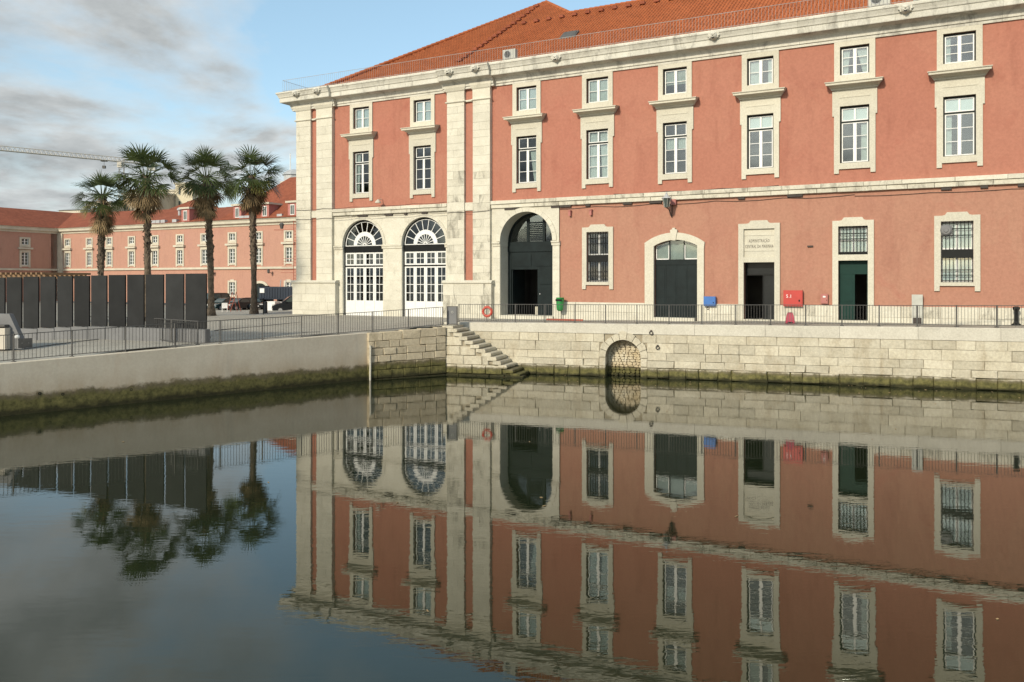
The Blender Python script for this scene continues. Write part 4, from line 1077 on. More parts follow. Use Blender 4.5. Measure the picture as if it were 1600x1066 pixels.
# green door with barred light
gs = door_surround(39.92, 0.75, 6.10, 6.42, 2.82)
m = MB(); m.box(39.17, 39.27, 0.22, 0.3, 6.42, 7.98); m.box(40.57, 40.67, 0.22, 0.3, 6.42, 7.98); m.box(39.87, 39.97, 0.22, 0.3, 6.42, 7.98); m.box(39.27, 40.57, 0.224, 0.296, 7.86, 7.98); m.box(39.27, 40.57, 0.224, 0.296, 6.42, 6.52); m.box(39.27, 40.57, 0.228, 0.29, 7.18, 7.24); m.build('light_sash', M['white'], gs)
for x0, x1 in ((39.27, 39.87), (39.97, 40.57)):
    g = MB(); g.box(x0, x1, 0.26, 0.266, 6.5, 7.9); g.build('pane', M['glass'], gs); blindpanel(gs, (x0, x1, 6.5, 7.9), 0.30)
g = MB()
for i in range(9): x = 39.22+i*1.4/8; g.box(x-0.016, x+0.016, 0.04, 0.07, 6.42, 7.98)
for z in (6.52, 7.28, 7.58, 7.93): g.box(39.17, 40.67, 0.035, 0.075, z-0.025, z+0.025)
g.box(39.17, 40.67, 0.08, 0.14, 6.43, 6.58); g.build('grille', M['black'], gs)
m = MB(); m.box(39.17, 40.67, 0.30, 0.38, 5.35, 6.10); m.box(39.17, 39.25, 0.30, 0.38, 2.8, 5.35); m.box(40.60, 40.67, 0.30, 0.38, 2.8, 5.35)
gd2 = m.build('green_door', M['green'], PB)
m = MB(); m.box(39.25, 39.98, 0.32, 0.37, 2.84, 5.35); m.build('door_leaf', M['green'], gd2)
for z0, z1 in ((3.0, 3.7), (3.85, 5.15)):
    m = MB(); m.box(39.35, 39.88, 0.30, 0.32, z0, z1); m.build('door_panel', M['green'], gd2)
m = MB(); m.box(40.58, 40.63, 0.40, 1.1, 2.84, 5.3); m.build('open_leaf', M['black'], gd2)

# --- roof
RS, RZ0 = 0.65, 19.50
def roof_z(d): return RZ0 + (0.25*d if d < 1.0 else 0.25 + RS*(d-1.0)+0.06)
HX = (0.9, 0.0); AP = (14.3, 14.7); RG = (18.4, 10.4)
def dmax(s):
    if s < AP[0]: return max(0.0, (s-HX[0])*(AP[1]/(AP[0]-HX[0])))
    if s < RG[0]: return AP[1] + (RG[1]-AP[1])*(s-AP[0])/(RG[0]-AP[0])
    return RG[1]
mb = MB(); sp = 0.245; rows = 0.40; s = HX[0]
prof5 = [(-0.5, 0.0), (-0.30, 0.0), (-0.17, 0.062), (0.0, 0.088), (0.17, 0.062), (0.30, 0.0)]
while s < SR+0.8:
    dm_ = dmax(s+sp/2); nrow = max(1, int(math.ceil(dm_/rows)))
    base = len(mb.v); k = 0
    for j in range(nrow):
        d0, d1 = j*rows, min(dm_, (j+1)*rows)
        for (d, lift) in ((d0, 0.03), (d1, 0.0)):
            for p in prof5: mb.v.append((s+sp/2+p[0]*sp, -0.15+d, roof_z(d)+p[1]+lift))
            mb.v.append((s+sp/2+0.5*sp, -0.15+d, roof_z(d)+lift)); k += 1
    for j in range(k-1):
        for i in range(6): mb.f.append((base+j*7+i, base+j*7+i+1, base+(j+1)*7+i+1, base+(j+1)*7+i))
    s += sp
rf = mb.build('roof', M['tile'], PB, kind='stuff')
# rear and end slopes close the roof
def rp3(s, d): return (s, -0.15+d, roof_z(d)-0.03)
ap = rp3(*AP); rg = rp3(*RG); bz = RZ0
mb = MB(); mb.add([rp3(HX[0], 0), ap, (HX[0], 28.4, bz)], [(0,2,1)]); mb.add([ap, (HX[0], 28.4, bz), (22, 28.4, bz), (18.4, 18.0, rg[2]), rg], [(0,1,2,3,4)])
mb.add([rg, (SR, rg[1], rg[2]), (SR, 28.4, bz), (22, 28.4, bz), (18.4, 18, rg[2])], [(0,4,3,2,1)]); mb.build('rear_roof_slope', M['tile'], rf)
def ridge_line(p, q, name='ridge_tiles'):
    mb = MB(); p, q = Vector(p), Vector(q); n = int((q-p).length/0.42)
    for i in range(n):
        a, b = p.lerp(q, i/n), p.lerp(q, (i+1.12)/n); mb.tube([a+Vector((0,0,0.04)), b+Vector((0,0,0.02))], [0.15, 0.12], 8)
    mb.build(name, M['tile'], rf, kind='stuff')
ridge_line(rp3(HX[0]+0.2, 0.2), ap); ridge_line(ap, rg); ridge_line(rg, (SR, rg[1], rg[2]))
mb = MB()
def vents(p, q, n):
    for i in range(n):
        t = (i+0.5)/n; s_, d_ = p[0]+(q[0]-p[0])*t, p[1]+(q[1]-p[1])*t; z = roof_z(d_)
        mb.prism([(s_-0.2, z+0.05), (s_+0.2, z+0.05), (s_+0.14, z+0.26), (s_-0.14, z+0.26)], -0.15+d_-0.2, -0.15+d_+0.35)
vents((13.1, 2.4), (13.9, 9.2), 11); vents((13.9, 9.2), (14.1, 13.8), 6); vents((14.5, 9.2), (34, 9.2), 18)
mb.build('vent_tiles', M['tile_far'], rf, kind='stuff')
# skylights
for s_, d_, w_, l_ in ((20.9, 4.3, 1.2, 0.8), (30.4, 8.3, 2.2, 1.3)):
    za, zb_ = roof_z(d_), roof_z(d_+l_); m = MB()
    m.add([(s_-w_/2, d_-0.15, za+0.1), (s_+w_/2, d_-0.15, za+0.1), (s_+w_/2, d_+l_-0.15, zb_+0.22), (s_-w_/2, d_+l_-0.15, zb_+0.22), (s_-w_/2, d_-0.15, za), (s_+w_/2, d_-0.15, za), (s_+w_/2, d_+l_-0.15, zb_), (s_-w_/2, d_+l_-0.15, zb_)], [(0,1,2,3),(0,4,5,1),(1,5,6,2),(2,6,7,3),(3,7,4,0)])
    sk = m.build('skylight', M['iron'], rf); m = MB()
    q = 0.12; m.add([(s_-w_/2+q, d_-0.15+0.08, za+0.15), (s_+w_/2-q, d_-0.15+0.08, za+0.15), (s_+w_/2-q, d_+l_-0.25, zb_+0.21), (s_-w_/2+q, d_+l_-0.25, zb_+0.21)], [(0,1,2,3)]); m.build('skylight_pane', M['iron'], rf)
# parapet strip and railing over the cornice
mb = MB(); mb.box(-0.9, SR, -0.85, -0.15, 19.45, 19.56); mb.build('gutter_ledge', M['cornice'], PB)
mb = MB(); top = 20.46; ys = -0.80
mb.tube([(-0.9, 26, top), (-0.9, ys, top), (SR, ys, top)], 0.014, 6)
mb.tube([(-0.9, 26, 19.64), (-0.9, ys, 19.64), (SR, ys, 19.64)], 0.014, 6); mb.build('roof_rail', M['rooflron'], PB)
mb = MB(); x = -0.9
while x < 46: mb.tube([(x, ys, 19.5), (x, ys, top)], 0.008, 4, False); x += 0.19
y = ys
while y < 26: mb.tube([(-0.9, y, 19.5), (-0.9, y, top)], 0.010, 4, False); y += 0.19
mb.build('roof_rail_bars', M['rooflron'], PB, kind='stuff')
# cables along the belt, small wall boxes, lamps
mb = MB()
for (sa, sb, z0, sag, n) in ((0, 13.8, 10.45, 0.07, 5), (0, 17.2, 9.72, 0.06, 6), (17.2, 40, 9.70, 0.10, 6), (26, 36, 10.42, 0.06, 3), (40, SR, 9.62, 0.05, 6)):
    pts = []
    for i in range(n*6+1):
        t = i/(n*6); pts.append((sa+(sb-sa)*t, -0.34 if sa < 17 else -0.03, z0 - sag*abs(math.sin(t*n*math.pi))*random.uniform(0.8, 1.0)))
    mb.tube(pts, 0.016, 5)
mb.build('cables', M['cable'], PB)
for s_, z in ((23.05, 9.35), (24.5, 9.35)):
    mb = MB(); mb.box(s_-0.07, s_+0.07, -0.22, 0.0, z-0.2, z+0.12); mb.box(s_-0.09, s_+0.09, -0.26, 0.0, z+0.12, z+0.16); mb.build('junction_box', M['pinkd'], PB)
mb = MB(); mb.lathe([(0.22, -0.10), (0.2, 0.0), (0.1, 0.1), (0.03, 0.16)], (8.05, -0.55, 10.72), 12); mb.tube([(8.05, -0.55, 10.85), (8.05, -0.1, 10.95)], 0.03, 6); mb.build('floodlight', M['cream'], PB)
mb = MB(); mb.box(37.55, 37.85, -0.1, 0, 6.88, 6.96); mb.build('wall_bracket', M['cable'], PB)

# ------------------------------------------------------------------ things on and in front of the facade
def on_fac(s, d, z): p = fpt(s, d); return (p.x, p.y, bz_m(z))
def unit(e): e.scale = (KB, KB, KB); return e
# wall lantern
ls = 29.75
ln = unit(empty('wall_lantern', on_fac(ls, 0, 8.95), FANG, 'old glazed wall lantern on a scrolled bracket above the wide door', 'lantern'))
mb = MB(); mb.tube([(0, -0.02, 0.0), (0, -0.05, -0.12), (-0.02, -0.2, 0.02), (-0.05, -0.5, 0.34), (-0.08, -0.85, 0.40)], 0.03, 6); mb.prism([(-0.015, -0.05), (0.015, -0.05), (0.015, 0.75), (-0.015, 0.75)], -0.06, -0.0)
mb.tube([(0, -0.04, 0.70), (-0.06, -0.8, 0.42)], 0.02, 6); mb.build('bracket', M['cable'], ln)
mb = MB(); mb.lathe([(0.10, 0.40), (0.14, 0.44), (0.24, 0.95), (0.22, 0.96), (0.12, 0.46)], (-0.08, -0.85, 0), 6); mb.build('glass_body', M['farglass'], ln)
mb = MB()
for k in range(6):
    a = 2*math.pi*k/6; mb.tube([(-0.08+0.145*math.cos(a), -0.85+0.145*math.sin(a), 0.42), (-0.08+0.245*math.cos(a), -0.85+0.245*math.sin(a), 0.96)], 0.012, 4)
mb.build('lantern_frame', M['grey'], ln)
mb = MB(); mb.lathe([(0.30, 0.95), (0.28, 1.0), (0.12, 1.12), (0.08, 1.2), (0.05, 1.22), (0.06, 1.28), (0.02, 1.34)], (-0.08, -0.85, 0), 12); mb.build('cap', M['metal'], ln)
mb = MB(); mb.box(-0.02, 0.30, -0.25, 0, 0.62, 0.95); mb.build('ballast_box', M['pinkd'], ln)
# litter bin
bn = unit(empty('litter_bin', on_fac(22.55, -0.55, 3.05), FANG, 'small green plastic litter bin beside the deep entrance arch', 'litter bin'))
mb = MB(); mb.lathe([(0.12, 0.0), (0.20, 0.05), (0.22, 0.15), (0.26, 0.72), (0.25, 0.82), (0.26, 0.84), (0.23, 0.84), (0.22, 0.75)], (0,0,0), 14); mb.build('bin_body', M['bin_green'], bn, smooth=True)
mb = MB(); mb.box(-0.2, 0.2, -0.275, -0.2, 0.64, 0.76); mb.build('slot', M['black'], bn)
mb = MB(); mb.torus((0, 0, 0.84), 0.25, 0.02, 20, 6, 'z'); mb.build('rim', M['bin_green'], bn)
mb = MB(); mb.tube([(0, 0.26, -0.6), (0, 0.26, 0.8)], 0.025, 6); mb.build('bin_post', M['iron'], bn)
# service boxes
def wallbox(name, label, s0, s1, z0, z1, mat, d=0.22, hinge=True):
    e = unit(empty(name, on_fac((s0+s1)/2, -0.115, z0), FANG, label, 'box')); w = (s1-s0)/2; h = z1-z0
    mb = MB(); mb.box(-w, w, -d, 0, 0, h); mb.build('cabinet', mat, e)
    mb = MB(); mb.box(-w+0.03, w-0.03, -d-0.018, -d, 0.03, h-0.03); mb.build('lid', mat, e)
    mb = MB(); mb.box(w*0.6, w*0.75, -d-0.03, -d-0.018, h*0.3, h*0.42); mb.build('latch', M['black'], e)
    return e
wallbox('service_box', 'blue metal service box on the wall beside the wide door', 31.76, 32.46, 3.50, 4.06, M['blue'])
mb = MB(); mb.torus((31.97, -0.14, 3.36), 0.07, 0.02, 14, 6); mb.build('wall_ring', M['cable'], PB)
rb = wallbox('hydrant_box', 'red fire hydrant box marked S.I on the pink wall', 36.30, 37.33, 3.55, 4.45, M['red'])
text_mesh('S.I', 0.26, M['white'], rb, (-0.22, -0.242, 0.56), spacing=1.2)
sb_ = wallbox('alarm_box', 'tiny red alarm box on the wall left of the green door', 38.28, 38.65, 3.72, 4.26, M['pinkd'], 0.12)
mb = MB(); mb.box(-0.07, 0.07, -0.16, -0.13, 0.34, 0.43); mb.build('label_plate', M['white'], sb_)
p = on_fac(43.08, -0.13, 2.5); e = unit(empty('electric_cabinet', p, FANG, 'narrow pale grey electric cabinet standing against the plinth', 'cabinet'))
mb = MB(); mb.box(-0.26, 0.26, -0.24, 0, 0, 1.76); mb.build('cabinet_body', M['grey'], e)
mb = MB(); mb.box(-0.23, 0.23, -0.258, -0.24, 0.62, 1.72); mb.build('cabinet_door', M['grey'], e)
mb = MB(); mb.box(-0.20, 0.20, -0.26, -0.24, 0.15, 0.55); mb.build('vent_grille', M['cable'], e)
# red bollard, black bollard, iron bar
px = at(1234.5, 40.9); z = gz(*px); e = empty('plastic_barrier', (px[0], px[1], z), RANG, 'dark red tapered plastic block standing on the quay pavement', 'barrier')
mb = MB(); v = []
for hz, w, d in ((0.0, 0.23, 0.16), (0.12, 0.23, 0.16), (0.40, 0.17, 0.11), (0.54, 0.12, 0.08), (0.56, 0.10, 0.06)): v += [(-w, -d, hz), (w, -d, hz), (w, d, hz), (-w, d, hz)]
mb.add(v, [(3,2,1,0), (16,17,18,19)] + [(4*i+j, 4*i+(j+1) % 4, 4*i+4+(j+1) % 4, 4*i+4+j) for i in range(4) for j in range(4)]); mb.build('shell', M['magenta'], e)
mb = MB(); mb.box(-0.12, 0.12, -0.18, 0.18, 0.03, 0.09); mb.build('foot_slot', M['black'], e)
px = at(1588, 37.9); z = gz(*px); e = empty('mooring_bollard', (px[0], px[1], z), 0, 'black cast iron bollard on the pavement at the right edge', 'bollard')
mb = MB(); mb.lathe([(0.19, 0), (0.19, 0.05), (0.12, 0.09), (0.10, 0.18), (0.095, 0.62), (0.12, 0.70), (0.15, 0.74), (0.15, 0.80), (0.10, 0.84)], n=16); mb.build('shaft', M['black'], e, smooth=False)
mb = MB(); mb.lathe([(0.15, 0.80), (0.14, 0.84), (0.05, 0.87)], n=16); mb.build('head', M['black'], e)
pa, pb_ = on_fac(22.9, -1.2, 2.62), on_fac(25.0, -1.2, 2.64)
mb = MB(); mb.box(0, 2.3, -0.05, 0.05, 0, 0.06); mb.box(0, 2.3, -0.012, 0.012, 0.06, 0.10); mb.build('iron_bar', M['redmetal'], loc=(*fpt(22.1, -1.6)[:], gz(*fpt(22.6, -1.6)[:])), rotz=FANG+0.02, label='rusty iron bar lying on the pavement below the barred window', cat='iron bar')
# air conditioners on the roof ledge
def aircon(s, label, scale=1.0):
    e = empty('air_conditioner', on_fac(s, -0.55, 19.57), FANG, label, 'air conditioner', 'air conditioners on the roof edge'); unit(e); k = scale
    mb = MB(); mb.box(-0.46*k, 0.46*k, -0.17, 0.17, 0.06, 0.70*k); mb.build('casing', M['grey'], e)
    mb = MB(); mb.torus((-0.12*k, -0.175, 0.38*k), 0.24*k, 0.02, 20, 6)
    for q in range(4): mb.torus((-0.12*k, -0.175, 0.38*k), (0.05+0.05*q)*k, 0.008, 16, 4)
    mb.build('fan_grille', M['metal'], e)
    mb = MB(); mb.lathe([(0.23*k, 0.171), (0.23*k, 0.173), (0.02, 0.174)], (-0.12*k, 0, 0.38*k), 18, 'y'); mb.build('fan_opening', M['black'], e)
    mb = MB(); mb.box(-0.4*k, -0.3*k, -0.17, 0.17, 0, 0.06); mb.box(0.3*k, 0.4*k, -0.17, 0.17, 0, 0.06); mb.build('feet', M['metal'], e)
aircon(fs(797, -0.55), 'air conditioner unit on the roof edge near the double pilasters')
aircon(fs(1374, -0.55), 'air conditioner unit on the roof edge above the last windows, left one of two', 1.15)
aircon(fs(1442, -0.55), 'air conditioner unit on the roof edge near the right border, right one of two')

# ------------------------------------------------------------------ black hoarding and what stands round it
def hd(x): return 36.6 * 1.0 / (1.0/1.105 + (1-1.0/1.105)*(x-10)/315.0)      # depth of the panel row at a pixel column
edges = [-15, 9.8, 36, 62.6, 89, 115, 141.6, 169, 198, 227, 257.7, 289, 324.7]
for i in range(len(edges)-1):
    xa, xb = edges[i]+1.7, edges[i+1]-1.7
    a, b = Vector(at(xa, hd(xa))), Vector(at(xb, hd(xb))); an = math.atan2(b.y-a.y, b.x-a.x); w = (b-a).length
    n_left = i-3
    ordn = ['first', 'second', 'third', 'fourth', 'fifth', 'sixth', 'seventh', 'eighth', 'ninth', 'tenth', 'eleventh', 'twelfth']
    if i == len(edges)-2: lab = 'tall black hoarding panel at the right end of the row, by the railing'
    else: lab = 'tall black hoarding panel, %s from the right end of the row' % ordn[len(edges)-2-i]
    zb = gz(a.x, a.y); root = empty('hoarding_panel', (a.x, a.y, 0), an, lab, 'panel', 'black hoarding panels')
    zt = 5.17 + 0.16*(xa-10)/315
    mb = MB(); tl = random.uniform(-0.01, 0.01); mb.box(0, w, -0.04+tl, 0.04+tl, zb+0.60, zt+random.uniform(-0.01, 0.01)); mb.build('board', M['panel'], root)
    mb = MB(); mb.box(-0.045, w+0.045, -0.16, 0.16, zb-0.15, zb+0.58); mb.build('base_block', M['panel_base'], root)
    mb = MB(); mb.box(w*0.45, w*0.55, 0.04, 0.12, zb+0.4, zt-0.1); mb.box(w*0.45, w*0.55, 0.12, 0.9, zb+0.1, zb+0.2); mb.build('brace', M['iron'], root)
    mb = MB(); mb.box(-0.03, 0.03, 0.05, 0.10, zb+1.5, zb+1.95); mb.build('joint_plate', M['black'], root)
# concrete ramp parapet at the far left
pA = at(-60, 34.6); e = empty('ramp_parapet', (pA[0], pA[1], gz(*pA)), R(-6), 'grey concrete ramp parapet with slanted end at the left border', 'parapet')
pB = at(49, 35.0); w = pB[0]-pA[0]
mb = MB(); mb.prism([(0, 0), (w, 0), (w, 0.35), (w-0.55, 1.46), (0, 1.5)], 0, 0.25); mb.build('side_slab', M['panel_base'], e)
mb = MB(); mb.box(0, w-0.5, -0.32, 0.0, 0.0, 0.88); mb.build('low_wall', M['cream'], e)
mb = MB(); mb.box(0, w-0.55, -0.28, -0.02, 0.94, 1.02); mb.build('handrail', M['iron'], e)
mb = MB(); mb.lathe([(0.02, 0), (0.09, 0.04), (0.10, 0.1), (0.06, 0.17)], (w-0.15, -0.05, 0.42), 12); mb.build('bulkhead_lamp', M['white'], e)
pA = at(28.5, 30.9); e = empty('notice_board', (pA[0], pA[1], gz(*pA)), R(40), 'small dark notice board fixed to the railing at the left', 'sign')
mb = MB(); mb.box(0, 0.46, -0.02, 0.02, 0.50, 0.86); mb.build('board', M['iron'], e)
for x in (0.12, 0.34):
    mb = MB(); mb.lathe([(0.012, 0.02), (0.012, 0.03)], (x, 0, 0.68), 8, 'y'); mb.build('bolt', M['metal'], e)
# timber pergola behind the hoarding
pA, pB = at(-90, 47), at(72, 45.5); e = empty('timber_pergola', (pA[0], pA[1], gz(*pA)), math.atan2(pB[1]-pA[1], pB[0]-pA[0]), 'weathered timber pergola roof showing over the black hoarding', 'pergola')
w = math.hypot(pB[0]-pA[0], pB[1]-pA[1]); zt = 5.17-gz(*pA)
mb = MB(); mb.box(0, w, -0.06, 0.06, zt-0.05, zt+0.16); mb.build('beam', M['wood'], e)
mb = MB(); mb.box(0, w, 3.0, 3.12, zt-0.05, zt+0.16); mb.build('beam', M['wood'], e)
n = 22
for i in range(n):
    mb = MB(); x = w*i/(n-1); mb.box(x-0.05, x+0.05, -0.35, 3.4, zt+0.16, zt+0.28); mb.build('rafter', M['wood'], e)
for i in range(4):
    for y in (0, 3.06):
        mb = MB(); x = w*i/3; mb.box(x-0.06, x+0.06, y-0.06, y+0.06, 0, zt-0.05); mb.build('post', M['wood'], e)

# ------------------------------------------------------------------ palms
def palm(label, x, D, ycrown, seed, lean=(0, 0), rad=2.6, yellow=4):
    rnd = random.Random(seed); b = at(x, D); z0 = gz(*b); zc = H-(ycrown-YH)/F*D; h = zc - z0
    ks = D/72.0; root = empty('palm_tree', (b[0], b[1], z0-0.05), 0, label, 'palm tree', 'palm trees on the plaza')
    # trunk: old leaf boots make it shaggy
    mb = MB(); n, m = 14, 46; 
    ax = lambda t: Vector((lean[0]*t*t, lean[1]*t*t, h*t))
    vs = []
    for i in range(m+1):
        t = i/m; r = 0.87*ks*(0.27 + 0.24*math.exp(-t*h/0.7) + (0.05 if t > 0.75 else 0.0) + 0.03*math.sin(t*9+seed))
        for j in range(n):
            a = 2*math.pi*j/n + (0.22 if i % 2 else 0); q = r*(1 + rnd.uniform(-0.10, 0.14)); c = ax(t); vs.append((c.x+q*math.cos(a), c.y+q*math.sin(a), c.z))
    mb.add(vs, [(i*n+j, i*n+(j+1) % n, (i+1)*n+(j+1) % n, (i+1)*n+j) for i in range(m) for j in range(n)])
    for k in range(190):
        t = rnd.uniform(0.30, 0.985)**0.75; a = rnd.uniform(0, 6.283); c = ax(t); r = 0.235*ks
        d = Vector((math.cos(a), math.sin(a), 0)); e = Vector((-d.y, d.x, 0)); l = rnd.uniform(0.12, 0.26)
        p = c+d*r; up = Vector((0, 0, 1)) if rnd.random() < 0.7 else Vector((0, 0, -1))
        mb.add([tuple(p-e*0.07), tuple(p+e*0.07), tuple(p+d*l*0.55+up*l+e*0.02), tuple(p+d*l*0.55+up*l-e*0.02), tuple(p+d*0.02+up*l*0.9)], [(0,1,2,3), (0,3,4), (1,4,2)])
    mb.build('trunk', M['trunk'], root)
    top = ax(1.0)
    def fan(mb, az, el, pet, blade, droop, nl=22, spread=2.5, low=0.0):
        d = Vector((math.cos(az)*math.cos(el), math.sin(az)*math.cos(el), math.sin(el)))
        pts = []; p = top + Vector((math.cos(az)*0.18, math.sin(az)*0.18, -low)); dd = d.copy()
        for i in range(5):
            pts.append(p.copy()); p = p + dd*(pet/4); dd = (dd + Vector((0, 0, -0.05-droop*0.05))).normalized()
        mb.tube(pts, [0.032, 0.026, 0.022, 0.018, 0.015], 4, False)
        base = pts[-1]; side = dd.cross(Vector((0, 0, 1)))
        side = side.normalized() if side.length > 0.05 else Vector((math.sin(az), -math.cos(az), 0))
        upv = side.cross(dd).normalized(); roll = rnd.uniform(-0.5, 0.5); side = side*math.cos(roll) + upv*math.sin(roll); upv = side.cross(dd).normalized()
        for k in range(nl):
            a = -spread/2 + spread*k/(nl-1) + rnd.uniform(-0.04, 0.04); l = blade*(0.72+0.28*math.cos(a*0.9))*rnd.uniform(0.88, 1.05)
            fold = 0.10*(1 if k % 2 else -1)
            ld = (dd*math.cos(a) + side*math.sin(a) + upv*(fold + 0.18*abs(math.sin(a)))).normalized(); wv = (side*math.cos(a) - dd*math.sin(a)); 
            w0 = blade*spread/nl*0.24
            q = base.copy(); ring = []; g = ld.copy(); steps = 5
            for i in range(steps+1):
                t = i/steps; ww = w0*(0.35+1.0*t*1.5 if t < 0.55 else 1.2*(1.03-t)/0.48)
                ring.append((q - wv*ww, q + wv*ww)); q = q + g*(l/steps)
                g = (g + Vector((0, 0, -(0.02+0.55*t*t)*(0.7+droop)))).normalized()
            v = [tuple(x_) for pr in ring for x_ in pr]; mb.add(v, [(2*i, 2*i+1, 2*i+3, 2*i+2) for i in range(steps)])
    gr, ye, de = MB(), MB(), MB()
    nf = 34
    for k in range(nf):
        t = k/nf; el = R(86) - t**0.8*R(126) + rnd.uniform(-0.16, 0.16); az = k*2.39996 + rnd.uniform(-0.25, 0.25)
        fan(ye if (t > 0.86 and rnd.random() < yellow/8.0) else gr, az, el, rad*rnd.uniform(0.40, 0.66)*(0.8+0.2*min(1, t*2.5)), rad*rnd.uniform(0.44, 0.60), 0.35+0.8*t, 24, 2.9)
    for k in range(38):
        u_ = rnd.random(); az = rnd.uniform(0, 6.283); el = R(-rnd.uniform(32, 60) - 25*u_)
        fan(de, az, el, rad*rnd.uniform(0.26, 0.44)*(1-0.35*u_), rad*rnd.uniform(0.34, 0.50), 1.3, 14, 1.7, 0.2+1.5*u_)
    gr.build('crown', M['leaf'], root); ye.build('yellowing_leaves', M['leaf_yellow'], root, label='yellowing lower leaves'); de.build('dead_leaf_skirt', M['leaf_dead'], root, label='brown hanging dead leaves')
    return root
palm('shortest and leftmost palm, rising behind the black hoarding', 157, 52, 304, 3, (0.15, 0), 1.75, 3)
palm('tall palm with a broad crown, second from the left', 231, 51, 274, 11, (-0.1, 0), 2.22, 7)
palm('palm third from the left, just right of the black hoarding', 330, 55, 275, 23, (-0.35, 0), 2.2, 2)
palm('palm closest to the pink building, rightmost of the four', 397, 62, 273, 35, (-0.2, 0), 2.55, 4)

# ------------------------------------------------------------------ far pink building
FB = 150.0*2030.0
def far_D(x): return FB/(x+1600.0)
c0 = Vector(at(92, far_D(92))); KF = 0.72
FE = empty('far_pink_building', (c0.x*KF, c0.y*KF, 5.0*(1-KF)), FANG, 'distant long pink building behind the palms with dormers and red roof', 'building')
FE.scale = (KF, KF, KF)
def ffs(x):
    a = Vector(((x-XC)/F, 1.0)); D = c0.dot(N)/a.dot(N); return (a*D-c0).dot(U)
FL = ffs(500)+40
fw = [106, 140, 171, 206, 242.4, 281.5, 320, 363.2, 404, 451.5, 500]
fwx = [ffs(x) for x in fw]
hol = []
for c in fwx: hol += [(c-0.75, c+0.75, 8.25, 11.0), (c-0.75, c+0.75, 12.6, 13.9)]
gw = [ffs(363.2), ffs(451.5)]; hol += [(c-0.75, c+0.75, 2.2, 4.7) for c in gw]
mb = MB(); mb.wall(0, FL, 0.5, 15.3, 0, hol, 0.3); mb.build('front_wall', M['far_pink'], FE)
mb = MB(); mb.box(-0.2, FL, -0.3, 0.05, 7.15, 7.55); mb.build('belt_course', M['far_stone'], FE)
mb = MB(); mb.prism_yz([(0.1, 15.2), (-0.15, 15.2), (-0.2, 15.5), (-0.7, 15.7), (-0.75, 16.1), (-0.95, 16.35), (0.1, 16.45)], 0, FL); mb.build('cornice', M['far_stone'], FE)
fs1, fs2, fs3, fwn, fwu = MB(), MB(), MB(), MB(), MB()
for s in (-1, 1):
    a, b = sorted((s*0.75, s*1.15)); fs1.box(a, b, -0.12, 0.1, 7.75, 11.0); fs2.box(a, b, -0.12, 0.1, 12.05, 14.15); fs3.box(a, b, -0.12, 0.1, 1.2, 4.7)
fs1.box(-0.75, 0.75, -0.12, 0.2, 7.95, 8.25); fs1.box(-1.15, 1.15, -0.12, 0.1, 11.0, 11.5)
fs2.box(-1.5, 1.5, -0.5, 0.1, 11.62, 11.98); fs2.box(-0.75, 0.75, -0.12, 0.2, 12.1, 12.6); fs2.box(-0.75, 0.75, -0.12, 0.1, 13.9, 14.15)
fs3.box(-0.75, 0.75, -0.12, 0.2, 1.9, 2.2); fs3.box(-1.15, 1.15, -0.12, 0.1, 4.7, 5.0); fs3.box(-0.5, 0.5, -0.12, 0.1, 5.0, 5.2)
def fsash(zb, zt, rows):
    m = MB(); m.box(-0.75, -0.63, 0.1, 0.2, zb, zt); m.box(0.63, 0.75, 0.1, 0.2, zb, zt); m.box(-0.09, 0.09, 0.1, 0.2, zb, zt); m.box(-0.63, 0.63, 0.1, 0.19, zt-0.1, zt); m.box(-0.63, 0.63, 0.1, 0.19, zb, zb+0.1)
    for r in range(1, rows): z = zb+(zt-zb)*r/rows; m.box(-0.63, 0.63, 0.11, 0.18, z-0.04, z+0.04)
    return m
def fpane(zb, zt): m = MB(); m.box(-0.74, 0.74, 0.2, 0.25, zb+0.01, zt-0.01); return m
FM = dict(a=meshof(fsash(8.25, 11.0, 4), 'window', M['white']), b=meshof(fsash(12.6, 13.9, 2), 'window', M['white']), c=meshof(fsash(2.2, 4.7, 4), 'window', M['white']),
          s1=meshof(fs1, 'stone_surround', M['far_stone']), s2=meshof(fs2, 'stone_surround', M['far_stone']), s3=meshof(fs3, 'stone_surround', M['far_stone']),
          pa=meshof(fpane(8.25, 11.0), 'pane', M['farglass']), pb=meshof(fpane(12.6, 13.9), 'pane', M['farglass']), pc=meshof(fpane(2.2, 4.7), 'pane', M['farglass']))
def farwin(parent, c, keys='ab'):
    for k, s, p in (('a', 's1', 'pa'), ('b', 's2', 'pb'), ('c', 's3', 'pc')):
        if k in keys:
            w = place('window', FM[k], parent, loc=(c, 0, 0)); place('stone_surround', FM[s], w); place('pane', FM[p], w)
for c in fwx: farwin(FE, c)
for c in gw: farwin(FE, c, 'c')
c = ffs(407); mb = MB(); n = 14
mb.prism([(c-2.1, 1.0), (c-1.6, 1.0), (c-1.6, 3.6)] + [(c-1.6*math.cos(math.pi*i/n), 3.6+0.9*math.sin(math.pi*i/n)) for i in range(n+1)] + [(c+1.6, 1.0), (c+2.1, 1.0), (c+2.1, 3.7)] + [(c+2.1*math.cos(math.pi*i/n), 3.7+1.25*math.sin(math.pi*i/n)) for i in range(n+1)], -0.2, 0.1); ar = mb.build('arched_doorway', M['far_stone'], FE)
mb = MB(); mb.prism([(c-1.6, 1.0), (c+1.6, 1.0)] + [(c+1.6*math.cos(math.pi*i/n), 3.6+0.9*math.sin(math.pi*i/n)) for i in range(n+1)], -0.05, 0.05); mb.build('door_leaf', M['frame_dark'], ar)
